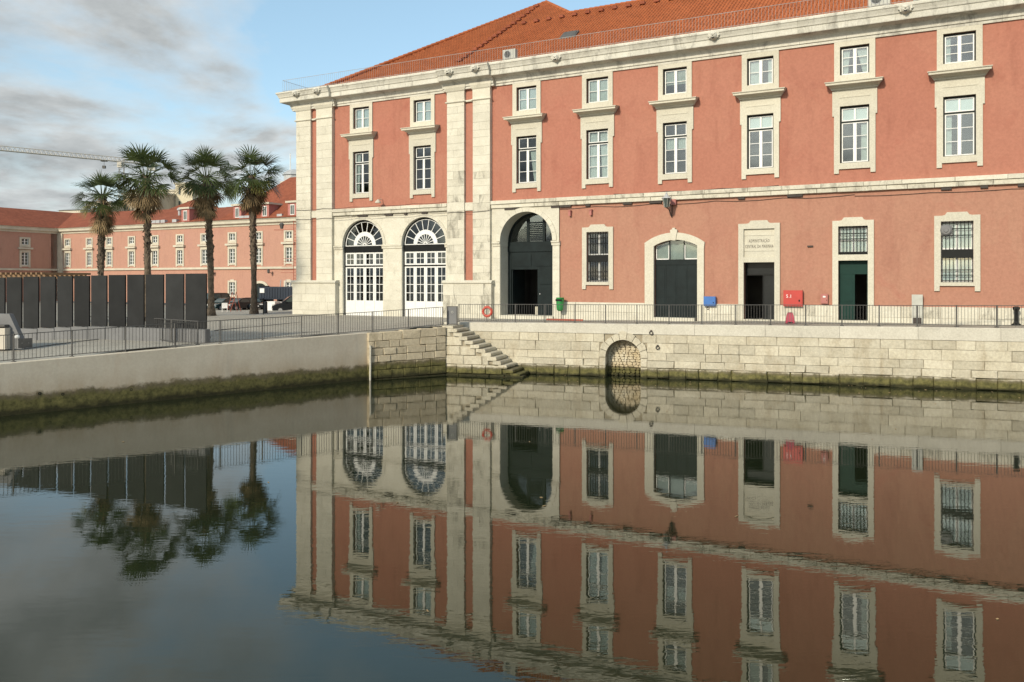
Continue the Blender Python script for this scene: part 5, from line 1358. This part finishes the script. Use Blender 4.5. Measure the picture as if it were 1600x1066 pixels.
for x in (337, 427):
    c = ffs(x); mb = MB(); mb.tube([(c, 0, 6.3), (c-0.3, -0.9, 6.5)], 0.06, 6); mb.lathe([(0.12, 6.3), (0.22, 6.5), (0.25, 6.9), (0.1, 7.05)], (c-0.3, -0.9, 0), 8); mb.build('wall_lamp', M['iron'], FE)
# corner pilasters and the left wing
for a, b in ((0.0, 1.2), (-1.2, 0.0)): pass
mb = MB(); mb.box(0, 1.6, -0.35, 0.1, 0.8, 15.3); mb.build('corner_pilaster', M['far_stone'], FE)
mb = MB(); mb.box(-0.35, 0.0, -1.8, -0.2, 0.8, 15.3); mb.build('corner_pilaster', M['far_stone'], FE)
# left wing comes towards the viewer: a child frame turned by 90 degrees
LW = MB()
lwn = [4.5, 11.5, 18.5, 25.5, 32.5]; hol = []
for c in lwn: hol += [(c-0.75, c+0.75, 8.25, 11.0), (c-0.75, c+0.75, 12.6, 13.9)]
LW.wall(0, 40, 0.5, 15.3, 0, hol, 0.3); lw = LW.build('left_wing', M['far_pink'], FE)
lw.rotation_euler = (0, 0, math.pi/2); lw.location = (0, -40, 0)
# along the wing its local x runs from the near end to the corner
for c in lwn:
    pass
def part(mbx, name, mat): o = mbx.build(name, mat, lw); return o
mb = MB(); mb.box(0, 40.2, -0.3, 0.05, 7.15, 7.55); part(mb, 'belt_course', M['far_stone'])
mb = MB(); mb.prism_yz([(0.1, 15.2), (-0.15, 15.2), (-0.2, 15.5), (-0.7, 15.7), (-0.75, 16.1), (-0.95, 16.35), (0.1, 16.45)], 0, 40); part(mb, 'cornice', M['far_stone'])
for c in lwn:
    for k in ('a', 's1', 'pa', 'b', 's2', 'pb'):
        place({'a': 'window', 'b': 'window', 's1': 'stone_surround', 's2': 'stone_surround', 'pa': 'pane', 'pb': 'pane'}[k], FM[k], lw, loc=(c, 0, 0))
# roofs
mb = MB(); mb.add([(0.9, -40, 16.4), (0.9, 0.9, 16.4), (-9, 9.5, 20.9), (-9, -40, 20.9)], [(0,1,2,3)]); mb.add([(-9, -40, 20.9), (-9, 9.5, 20.9), (-18, 18, 16.4), (-18, -40, 16.4)], [(0,1,2,3)]); mb.build('wing_roof', M['tile_far'], FE)
sa = ffs(290); sb2 = ffs(352)
mb = MB(); mb.add([(0.9, -0.9, 16.4), (sa, -0.9, 16.4), (sa+3, 8.5, 20.0), (-9, 9.5, 20.9)], [(0,1,2,3)]); mb.build('roof', M['tile_far'], FE)
mb = MB(); mb.add([(sa, -0.9, 16.42), (sb2, -0.9, 16.42), (sb2+2, 8, 20.0), (sa+2.5, 8, 20.0)], [(0,1,2,3)]); mb.build('roof', M['tile_far'], FE)
mb = MB(); mb.add([(sb2-1, -0.9, 16.44), (FL, -0.9, 16.44), (FL, 11, 25.5), (sb2+6, 11, 25.5)], [(0,1,2,3)]); mb.add([(sb2-1, -0.9, 16.44), (sb2+6, 11, 25.5), (sb2-1, 22, 16.44)], [(0,1,2)]); mb.build('high_roof', M['tile_far'], FE)
for x, w in ((293, 2.2), (374, 2.0), (417, 2.0), (460, 2.2)):
    s = ffs(x); mb = MB(); mb.box(s-w/2, s+w/2, -0.5, 7.0, 16.5, 19.0); d_ = mb.build('dormer', M['pinkd'], FE)
    mb = MB(); mb.box(s-w/2-0.3, s+w/2+0.3, -0.85, 7.2, 19.0, 19.35); mb.build('dormer_cornice', M['far_stone'], d_)
    mb = MB(); mb.box(s-0.5, s+0.5, -0.56, -0.5, 16.8, 18.7); mb.build('dormer_window', M['white'], d_)
    mb = MB(); mb.box(s-0.38, s-0.06, -0.59, -0.56, 16.95, 18.55); mb.box(s+0.06, s+0.38, -0.59, -0.56, 16.95, 18.55); mb.build('dormer_panes', M['farglass'], d_)
for x in (243, 250, 258, 276, 381, 389, 440):
    s = ffs(x); mb = MB(); mb.box(s-0.6, s+0.6, -0.6, 0.1, 16.4, 17.1); mb.build('roof_unit', M['metal'], FE)
mb = MB(); s = ffs(261); mb.lathe([(0.28, 0), (0.28, 1.0), (0.5, 1.05), (0.5, 1.3), (0.2, 1.6)], (s, 3.0, 18.2), 10); mb.build('roof_cowl', M['metal'], FE)
# hill behind, and the houses on it
mb = MB(); vs = []; nx, ny = 40, 10
for i in range(nx):
    for j in range(ny):
        X = -330 + 500*i/(nx-1); Y = 205 + 330*j/(ny-1); t = j/(ny-1)
        z = 1.0 + 30*(1-math.exp(-2.6*t))*(0.75+0.3*math.sin(i*0.35)) * (1 if X > -200 else max(0.1, 1-(-200-X)/120))
        vs.append((X, Y, z))
mb.add(vs, [(i*ny+j, (i+1)*ny+j, (i+1)*ny+j+1, i*ny+j+1) for i in range(nx-1) for j in range(ny-1)]); mb.build('hill', M['hill'], smooth=True, kind='structure', label='low hill with houses behind the far building', cat='hill')
def house(name, label, x0, x1, D, ytop, ybot, mat, rows, cols, roof='flat', rot=0.0, ridge=2.0, wf=0.30):
    a = at(x0, D); w = at(x1, D)[0]-a[0]; zt = H-(ytop-YH)/F*D; zb = H-(ybot-YH)/F*D
    e = empty(name, (a[0], a[1], zb), rot, label, 'building'); h = zt-zb
    mb = MB(); mb.box(0, w, 0, 14, -14, h); mb.build('wall', mat, e)
    if roof == 'flat': mb = MB(); mb.box(-0.4, w+0.4, -0.4, 14.4, h, h+0.5); mb.build('parapet', M['far_stone'], e)
    else:
        mb = MB(); mb.add([(-0.5, -0.5, h), (w+0.5, -0.5, h), (w+0.5, 14.5, h), (-0.5, 14.5, h), (w*0.25, 7, h+ridge), (w*0.75, 7, h+ridge)], [(0,1,5,4), (1,2,5), (2,3,4,5), (3,0,4)]); mb.build('roof', M['tile_far'] if roof == 'tile' else M['metal'], e)
    fm = MB(); ww, wh = w/cols*wf, h/rows*0.5
    fm.box(-ww, ww, -0.15, 0.0, -wh/2-0.15, wh/2+0.15); me = meshof(fm, 'window', M['far_stone']); gm = MB(); gm.box(-ww*0.75, ww*0.75, -0.2, -0.15, -wh/2, wh/2); mg = meshof(gm, 'pane', M['farglass'])
    for r in range(rows):
        for c in range(cols):
            o = place('window', me, e, loc=(w*(c+0.5)/cols, 0, h*(r+0.5)/rows)); place('pane', mg, o)
    return e
house('hill_building', 'cream terraced building with window rows on the hill between the first two palms', 192, 258, 262, 304, 352, M['beige'], 3, 9, 'flat', R(-14))
house('hill_building', 'tall beige building with square windows on the hill behind the second palm', 252, 285, 270, 299, 352, M['cream'], 3, 4, 'flat', R(-8), wf=0.26)
house('hill_building', 'pale yellow plain house on the hill between second and third palm', 274, 302, 266, 288, 352, plain('yellow_wall', (0.62, 0.55, 0.40), 0.9, 0.06, 0.5), 3, 2, 'flat', R(-5), wf=0.12)
house('hill_building', 'small hill house with a low red roof behind the third palm', 268, 318, 250, 327, 352, M['cream'], 1, 5, 'tile', R(-10), 3.4)
house('hill_building', 'white gabled house with grey roof above the left red roof', 92, 136, 240, 329, 350, M['cream'], 1, 4, 'grey', R(-20), 1.6)
house('hill_building', 'pale block partly hidden behind the leftmost palm crown', 134, 175, 255, 318, 352, M['cream'], 2, 4, 'flat', R(-6))
# domed lantern tower behind the near corner
pt = at(459, 215); zb = 20; e = empty('lantern_tower', (pt[0], pt[1], zb), 0, 'grey domed lantern tower peeping out behind the pink building corner', 'tower')
zt = H-(265-YH)/F*215-zb
mb = MB(); mb.lathe([(3.2, -15), (3.2, zt-4.0), (3.6, zt-3.9), (3.6, zt-3.4), (2.6, zt-3.3)], n=12); mb.build('drum', M['cream'], e)
mb = MB(); mb.lathe([(2.6, zt-3.3), (2.6, zt-1.6), (3.0, zt-1.55), (2.6, zt-1.0), (1.6, zt-0.3), (0.4, zt)], n=12); mb.build('dome', M['metal'], e)
mb = MB(); mb.tube([(-0.9, 0, zt-1), (-0.9, 0, zt+4.2)], 0.13, 6); mb.build('mast', M['white'], e)
# thin ladder mast standing before the near corner
pm = at(461, 86); zb = gz(*pm); e = empty('ladder_mast', (pm[0], pm[1], zb), 0, 'thin dark lattice mast with rungs beside the pink building corner', 'mast')
hm = H-(345-YH)/F*86 - zb
for dx_ in (-0.14, 0.14):
    mb = MB(); mb.tube([(dx_, 0, 0), (dx_, 0, hm)], 0.035, 6); mb.build('stile', M['redmetal'], e)
mb = MB(); z = 0.3
while z < hm: mb.box(-0.14, 0.14, -0.02, 0.02, z, z+0.04); z += 0.33
mb.build('rungs', M['redmetal'], e, kind='stuff')
mb = MB()
for k in range(6): mb.box(-1.5+0.05*k, -0.2, -0.02, 0.02, 4.2+0.3*k, 4.24+0.3*k)
mb.box(-2.2, 0.0, -0.03, 0.03, hm-1.0, hm-0.94); mb.build('arms', M['redmetal'], e)
mb = MB(); mb.lathe([(0.14, -0.25), (0.24, 0.15), (0.28, 0.2), (0.08, 0.4)], (-1.4, 0, hm-0.6), 6); mb.build('lantern_head', M['iron'], e)

# ------------------------------------------------------------------ tower crane
cb_ = at(190, 300); zj = H-(253-YH)/F*300
e = empty('tower_crane', (cb_[0], cb_[1], 10), 0, 'pale tower crane whose long jib reaches in from the left border', 'crane')
q = at(-60, 266); jd = Vector((q[0]-cb_[0], q[1]-cb_[1], 0)); jl = jd.length; jd.normalize(); js = Vector((-jd.y, jd.x, 0)); zz = zj-10
def lattice(mb, a, b, w, h, n, side, up, r):
    A_, B_ = Vector(a), Vector(b)
    cs = [side*(-w/2), side*(w/2), up*h]
    for c in cs: mb.tube([A_+c, B_+c], r, 4)
    for i in range(n):
        p, q_, m_ = A_.lerp(B_, i/n), A_.lerp(B_, (i+1)/n), A_.lerp(B_, (i+0.5)/n)
        mb.tube([p+cs[0], m_+cs[2], q_+cs[0]], r*0.6, 3); mb.tube([p+cs[1], m_+cs[2], q_+cs[1]], r*0.6, 3); mb.tube([p+cs[0], q_+cs[1]], r*0.5, 3)
mb = MB(); lattice(mb, (0, 0, zz), tuple(jd*jl+Vector((0, 0, zz))), 1.6, 1.5, 34, js, Vector((0, 0, 1)), 0.13); mb.build('jib', M['yellow'], e)
mb = MB(); lattice(mb, (0, 0, zz), tuple(-jd*14+Vector((0, 0, zz))), 1.6, 1.2, 8, js, Vector((0, 0, 1)), 0.13); mb.build('counter_jib', M['yellow'], e)
mb = MB(); lattice(mb, (0, 0, -10), (0, 0, zz+1), 1.9, 1.7, 24, Vector((1, 0, 0)), Vector((0, 1, 0)), 0.16); mb.build('mast', M['yellow'], e)
p = -jd*11+Vector((0, 0, zz)); mb = MB(); mb.box(p.x-1.4, p.x+1.4, p.y-1, p.y+1, p.z-2.2, p.z); mb.build('counterweight', M['grey'], e)
mb = MB(); mb.box(-0.8, 0.8, -1.9, -0.6, zz-2.2, zz-0.3); mb.build('cab', M['yellow'], e)
p = jd*6+Vector((0, 0, zz)); mb = MB(); mb.box(p.x-1, p.x+1, p.y-0.6, p.y+0.6, p.z-0.5, p.z-0.05); mb.build('trolley', M['iron'], e)
mb = MB(); mb.tube([tuple(p), tuple(p+Vector((0, 0, -2.0)))], 0.06, 4); mb.box(p.x-0.5, p.x+0.5, p.y-0.4, p.y+0.4, p.z-3.0, p.z-2.0); mb.build('hook_block', M['iron'], e)

# ------------------------------------------------------------------ cars and clutter on the plaza
def car(label, x, D, yaw, mat, Lc=4.1, Wc=1.72, Hc=1.46, suv=False):
    b = at(x, D); e = empty('parked_car', (b[0], b[1], gz(*b)), yaw, label, 'car', 'cars parked on the plaza')
    hw = Wc/2; k = Hc/1.46; bz_ = 0.30; belt_ = 0.92*k; L2 = Lc/2
    def shell(rows):       # rows of (x, z, half width), closed along both sides
        pass
    low = [(-L2, 0.42), (-L2+0.04, 0.78*k), (-L2+0.25, belt_+0.02), (L2-1.25, belt_+0.02), (L2-0.45, 0.80*k), (L2-0.06, 0.66*k), (L2, 0.42), (L2-0.1, 0.24), (-L2+0.12, 0.24)]
    mb = MB(); n = len(low); lay = ((-hw, 0.93), (-hw+0.12, 1.0), (hw-0.12, 1.0), (hw, 0.93)); vs = []
    for y, s in lay:
        for px_, pz in low: vs.append((px_*(0.985 if s < 1 else 1.0), y, 0.55*k+(pz-0.55*k)*s))
    mb.add(vs, [tuple(range(n)), tuple(range(4*n-1, 3*n-1, -1))] + [(i+n*l, n*(l+1)+i, n*(l+1)+(i+1) % n, n*l+(i+1) % n) for l in range(3) for i in range(n)]); mb.build('body', mat, e)
    rear = -L2+0.12 if not suv else -L2+0.05
    cab = [(rear, belt_), (rear+(0.35 if not suv else 0.2), Hc-0.06), (rear+0.7, Hc), (L2-2.1, Hc), (L2-1.75, Hc-0.05), (L2-1.0, belt_)]
    mb = MB(); n = len(cab); vs = []
    for sgn in (-1, 1):
        for px_, pz in cab: vs.append((px_, sgn*(hw-0.05-0.20*(pz-belt_)/(Hc-belt_)), pz))
    mb.add(vs, [tuple(range(n)), tuple(range(2*n-1, n-1, -1))] + [(i, n+i, n+(i+1) % n, (i+1) % n) for i in range(n)]); mb.build('cabin', mat, e)
    for sgn in (-1, 1):
        def gpt(px_, pz, o=0.012): return (px_, sgn*(hw-0.05-0.20*(pz-belt_)/(Hc-belt_)+o), pz)
        zt = Hc-0.12; zb = belt_+0.05; xm = (rear+L2-1.6)/2
        for q in ([(rear+0.25, zb), (rear+0.5, zt), (xm-0.04, zt), (xm-0.04, zb)], [(xm+0.04, zb), (xm+0.04, zt), (L2-1.82, zt), (L2-1.25, zb)]):
            mb = MB(); mb.add([gpt(*w_) for w_ in q], [(0,1,2,3)]); mb.build('side_window', M['farglass'], e)
        for xx in (L2-0.78, -L2+0.78):
            mb = MB(); mb.lathe([(0.30, -0.1), (0.325, -0.08), (0.325, 0.08), (0.30, 0.1)], (xx, sgn*(hw-0.09), 0.32), 18, 'y'); wl_ = mb.build('wheel', M['tar'], e)
            mb = MB(); mb.lathe([(0.20, sgn*-0.11-0.005), (0.20, sgn*-0.11+0.005), (0.05, sgn*-0.115)], (xx, sgn*(hw-0.09), 0.32), 14, 'y'); mb.build('rim', M['metal'], wl_)
        mb = MB(); mb.box(L2-0.28, L2-0.03, sgn*(hw-0.32)-0.17, sgn*(hw-0.32)+0.17, 0.62*k, 0.74*k); mb.build('headlight', M['white'], e)
        mb = MB(); mb.box(-L2-0.01, -L2+0.10, sgn*(hw-0.22)-0.13, sgn*(hw-0.22)+0.13, 0.66*k, 0.86*k); mb.build('tail_light', M['red'], e)
        mb = MB(); mb.box(L2-1.35, L2-1.2, sgn*(hw+0.05)-0.09, sgn*(hw+0.05)+0.09, belt_, belt_+0.13); mb.build('mirror', mat, e)
    hw2 = hw-0.14
    mb = MB(); mb.add([(L2-1.03+0.015, -hw2, belt_+0.05), (L2-1.03+0.015, hw2, belt_+0.05), (L2-1.72+0.015, hw2-0.12, Hc-0.09), (L2-1.72+0.015, -hw2+0.12, Hc-0.09)], [(0,1,2,3)]); mb.build('windscreen', M['farglass'], e)
    mb = MB(); mb.add([(rear+0.03, -hw2, belt_+0.06), (rear+0.3, -hw2+0.12, Hc-0.13), (rear+0.3, hw2-0.12, Hc-0.13), (rear+0.03, hw2, belt_+0.06)], [(0,1,2,3)])
    mb.v = [(v[0]-0.03, v[1], v[2]) for v in mb.v]; mb.build('rear_window', M['farglass'], e)
    mb = MB(); mb.box(L2-0.005, L2+0.015, -0.26, 0.26, 0.42, 0.53); mb.build('number_plate', M['white'], e)
    return e
car('dark teal hatchback parked left of the two between the palms', 350, 98, R(-118), M['carteal'])
car('black hatchback with silver plate, parked right of the two between the palms', 375, 97, R(-122), M['carblack'])
car('black van mostly hidden behind the third palm trunk', 331, 101, R(-118), M['carblack'], 4.6, 1.8, 2.0, True)
car('dark car half hidden behind the rightmost palm trunk', 395, 99, R(-60), M['carblack'])
car('dark blue off-road car cut off by the pink building corner', 458, 86.5, R(200), M['carblack'], 4.3, 1.8, 1.78, True)
# navy container
pc = at(404, 101); e = empty('shipping_container', (pc[0], pc[1], gz(*pc)), R(-20), 'long dark navy steel container behind the parked cars', 'container')
w = 5.6; h0 = 1.2; h1 = 2.75
mb = MB(); mb.box(0, w, 0, 2.4, h0, h1); mb.build('shell', M['navy'], e)
for i in range(14):
    mb = MB(); x = 0.25+i*w/14.4; mb.box(x, x+0.22, -0.05, 0.0, h0+0.15, h1-0.15); mb.build('rib', M['navy'], e)
mb = MB(); mb.box(-0.9, 0.0, 0.1, 2.2, h0-0.1, h1+0.1); mb.build('cab', M['frame_dark'], e)
mb = MB(); mb.box(0.25, 0.9, -0.09, -0.05, h1-0.75, h1-0.2); mb.build('window', M['white'], e)
mb = MB()
for x in (0.5, 3.0, 5.8): mb.box(x*0.85, x*0.85+0.2, 0.2, 2.2, 0, h0)
mb.build('trestles', M['black'], e)
# white crates
pc = at(417.5, 93); e = empty('white_crate', (pc[0], pc[1], gz(*pc)), R(-12), 'white storage crate in front of the navy container', 'crate')
mb = MB(); mb.box(0, 0.95, 0, 0.9, 0.08, 1.05); mb.build('crate_body', M['white'], e); mb = MB(); mb.box(-0.03, 0.98, -0.03, 0.93, 1.05, 1.12); mb.build('lid', M['white'], e); mb = MB(); mb.box(0.05, 0.2, 0.0, 0.9, 0, 0.08); mb.box(0.7, 0.85, 0, 0.9, 0, 0.08); mb.build('skids', M['wood'], e)
pc = at(431.5, 94); e = empty('grey_crate', (pc[0], pc[1], gz(*pc)), R(-12), 'pale grey storage crate with wooden skids right of the white crate', 'crate')
mb = MB(); mb.box(0, 0.85, 0, 0.9, 0.12, 0.98); mb.build('crate_body', M['metal'], e); mb = MB(); mb.box(0.0, 0.12, -0.02, 0.92, 0, 0.4); mb.box(0.6, 0.72, -0.02, 0.92, 0, 0.4); mb.build('skids', M['wood'], e); mb = MB(); mb.box(-0.03, 0.88, -0.03, 0.93, 0.98, 1.04); mb.build('lid', M['white'], e)
# leaning poles
for i, (x, lab) in enumerate(((434, 'thin pale pole leaning on the container, left of the three'), (442, 'thin pale pole leaning on the container, middle of the three'), (450, 'thin pale pole leaning on the container, right of the three'))):
    pc = at(x, 101); mb = MB(); mb.tube([(0, 0, 0), (0.25, 0.5, 3.6)], 0.05, 6); mb.box(-0.12, 0.12, -0.12, 0.12, -0.02, 0.05)
    mb.build('leaning_pole', M['metal'], loc=(pc[0], pc[1], gz(*pc)), label=lab, cat='pole')
# grey bollard and thin post
pc = at(415, 63); e = empty('grey_pillar', (pc[0], pc[1], gz(*pc)), 0, 'short round dark grey pillar beside the rightmost palm', 'bollard')
mb = MB(); mb.lathe([(0.14, 0), (0.14, 0.85), (0.12, 0.9), (0.06, 0.92)], n=14); mb.build('shaft', M['iron'], e); mb = MB(); mb.lathe([(0.20, 0), (0.20, 0.06), (0.17, 0.07)], n=14); mb.build('foot', M['iron'], e)
pc = at(411.5, 61); e = empty('thin_post', (pc[0], pc[1], gz(*pc)), 0, 'thin black post left of the short grey pillar', 'post')
mb = MB(); mb.tube([(0, 0, 0), (0, 0, 1.15)], 0.04, 8); mb.build('shaft', M['black'], e); mb = MB(); mb.lathe([(0.07, 1.13), (0.06, 1.2), (0.02, 1.22)], n=8); mb.build('cap', M['black'], e)
# white chair and paint ladder by the cars
pc = at(351, 90); e = empty('white_chair', (pc[0], pc[1], gz(*pc)), R(20), 'small white plastic chair in front of the teal hatchback', 'chair')
mb = MB(); mb.box(-0.3, 0.3, -0.3, 0.3, 0.42, 0.48); mb.build('seat', M['white'], e); mb = MB(); mb.box(-0.3, 0.3, 0.24, 0.3, 0.48, 1.0); mb.build('backrest', M['white'], e)
for sx in (-0.26, 0.26):
    for sy in (-0.26, 0.26): mb = MB(); mb.box(sx-0.03, sx+0.03, sy-0.03, sy+0.03, 0, 0.42); mb.build('leg', M['white'], e)
pc = at(358, 92); e = empty('step_ladder', (pc[0], pc[1], gz(*pc)), R(10), 'reddish wooden step ladder between the parked cars', 'ladder')
for sx in (-0.2, 0.2):
    mb = MB(); mb.tube([(sx, -0.35, 0), (sx+0.55, 0.1, 2.2)], 0.035, 5); mb.build('rail', M['redmetal'], e)
    mb = MB(); mb.tube([(sx+1.0, 0.5, 0), (sx+0.55, 0.1, 2.2)], 0.03, 5); mb.build('rear_leg', M['redmetal'], e)
for k in range(1, 7):
    t = k/7; mb = MB(); mb.box(-0.2+0.55*t, 0.2+0.55*t, -0.35+0.45*t-0.03, -0.35+0.45*t+0.03, 2.2*t-0.015, 2.2*t+0.015); mb.build('rung', M['redmetal'], e)
# kerb of the plaza road
a, b = at(326, 80), at(462, 76); mb = MB(); v = []
for k in range(13):
    t = k/12; X, Y_ = a[0]+(b[0]-a[0])*t, a[1]+(b[1]-a[1])*t; z = gz(X, Y_)
    v += [(X, Y_, z-0.1), (X, Y_, z+0.13), (X, Y_+0.35, z+0.13), (X, Y_+0.35, z-0.1)]
mb.add(v, [(4*k+j, 4*k+4+j, 4*k+4+(j+1) % 4, 4*k+(j+1) % 4) for k in range(12) for j in range(4)] + [(0,1,2,3), (51,50,49,48)]); mb.build('kerb', M['kerb'], kind='structure', label='pale stone kerb crossing the plaza before the parked cars', cat='kerb')

# ------------------------------------------------------------------ flotsam on the still water
mb = MB(); rn = random.Random(5)
for k in range(80):
    if k < 55: p = rpt(rn.uniform(3, 34), -rn.uniform(0.15, 3.0)**1.0); x, y = p.x, p.y
    else: x, y = rn.uniform(-14, 20), rn.uniform(11, 36)
    if y > 30+0.9*(x+18.8) - 1.5 and x < -3: continue
    l, w, a = rn.uniform(0.015, 0.055), rn.uniform(0.01, 0.022), rn.uniform(0, 3.14); c_, s_ = math.cos(a), math.sin(a)
    mb.add([(x+l*c_-w*s_, y+l*s_+w*c_, 0.004), (x-l*c_-w*s_, y-l*s_+w*c_, 0.006), (x-l*c_+w*s_, y-l*s_-w*c_, 0.004), (x+l*c_+w*s_, y+l*s_-w*c_, 0.012), (x, y, 0.022)], [(0,1,4), (1,2,4), (2,3,4), (3,0,4)])
mb.build('floating_debris', M['leaf_dead'], kind='stuff', label='scattered leaves and bits floating on the dock water', cat='debris')

# drainage slots in the plaza paving
for (xa, ya, xb, yb) in ((336, 516, 470, 503.5), (40, 545, 170, 528), (470, 519.5, 500, 518.5)):
    mb = MB(); v = []
    def gp(x, y):
        D = 40.0
        for _ in range(12): D = (H - gz(*at(x, D)))*F/(y - YH)
        q = at(x, D); return Vector((q[0], q[1], gz(*q)))
    a_, b_ = gp(xa, ya), gp(xb, yb); d_ = (b_-a_); d_.z = 0; n_ = Vector((-d_.y, d_.x, 0)).normalized()*0.06
    for k in range(15):
        q = a_.lerp(b_, k/14); z = gz(q.x, q.y)
        v += [(q.x-n_.x, q.y-n_.y, z-0.03), (q.x-n_.x, q.y-n_.y, z+0.006), (q.x+n_.x, q.y+n_.y, z+0.006), (q.x+n_.x, q.y+n_.y, z-0.03)]
    mb.add(v, [(4*k+j, 4*k+4+j, 4*k+4+(j+1) % 4, 4*k+(j+1) % 4) for k in range(14) for j in range(4)] + [(0,1,2,3), (59,58,57,56)])
    mb.build('drain_channel', M['iron'], kind='structure')
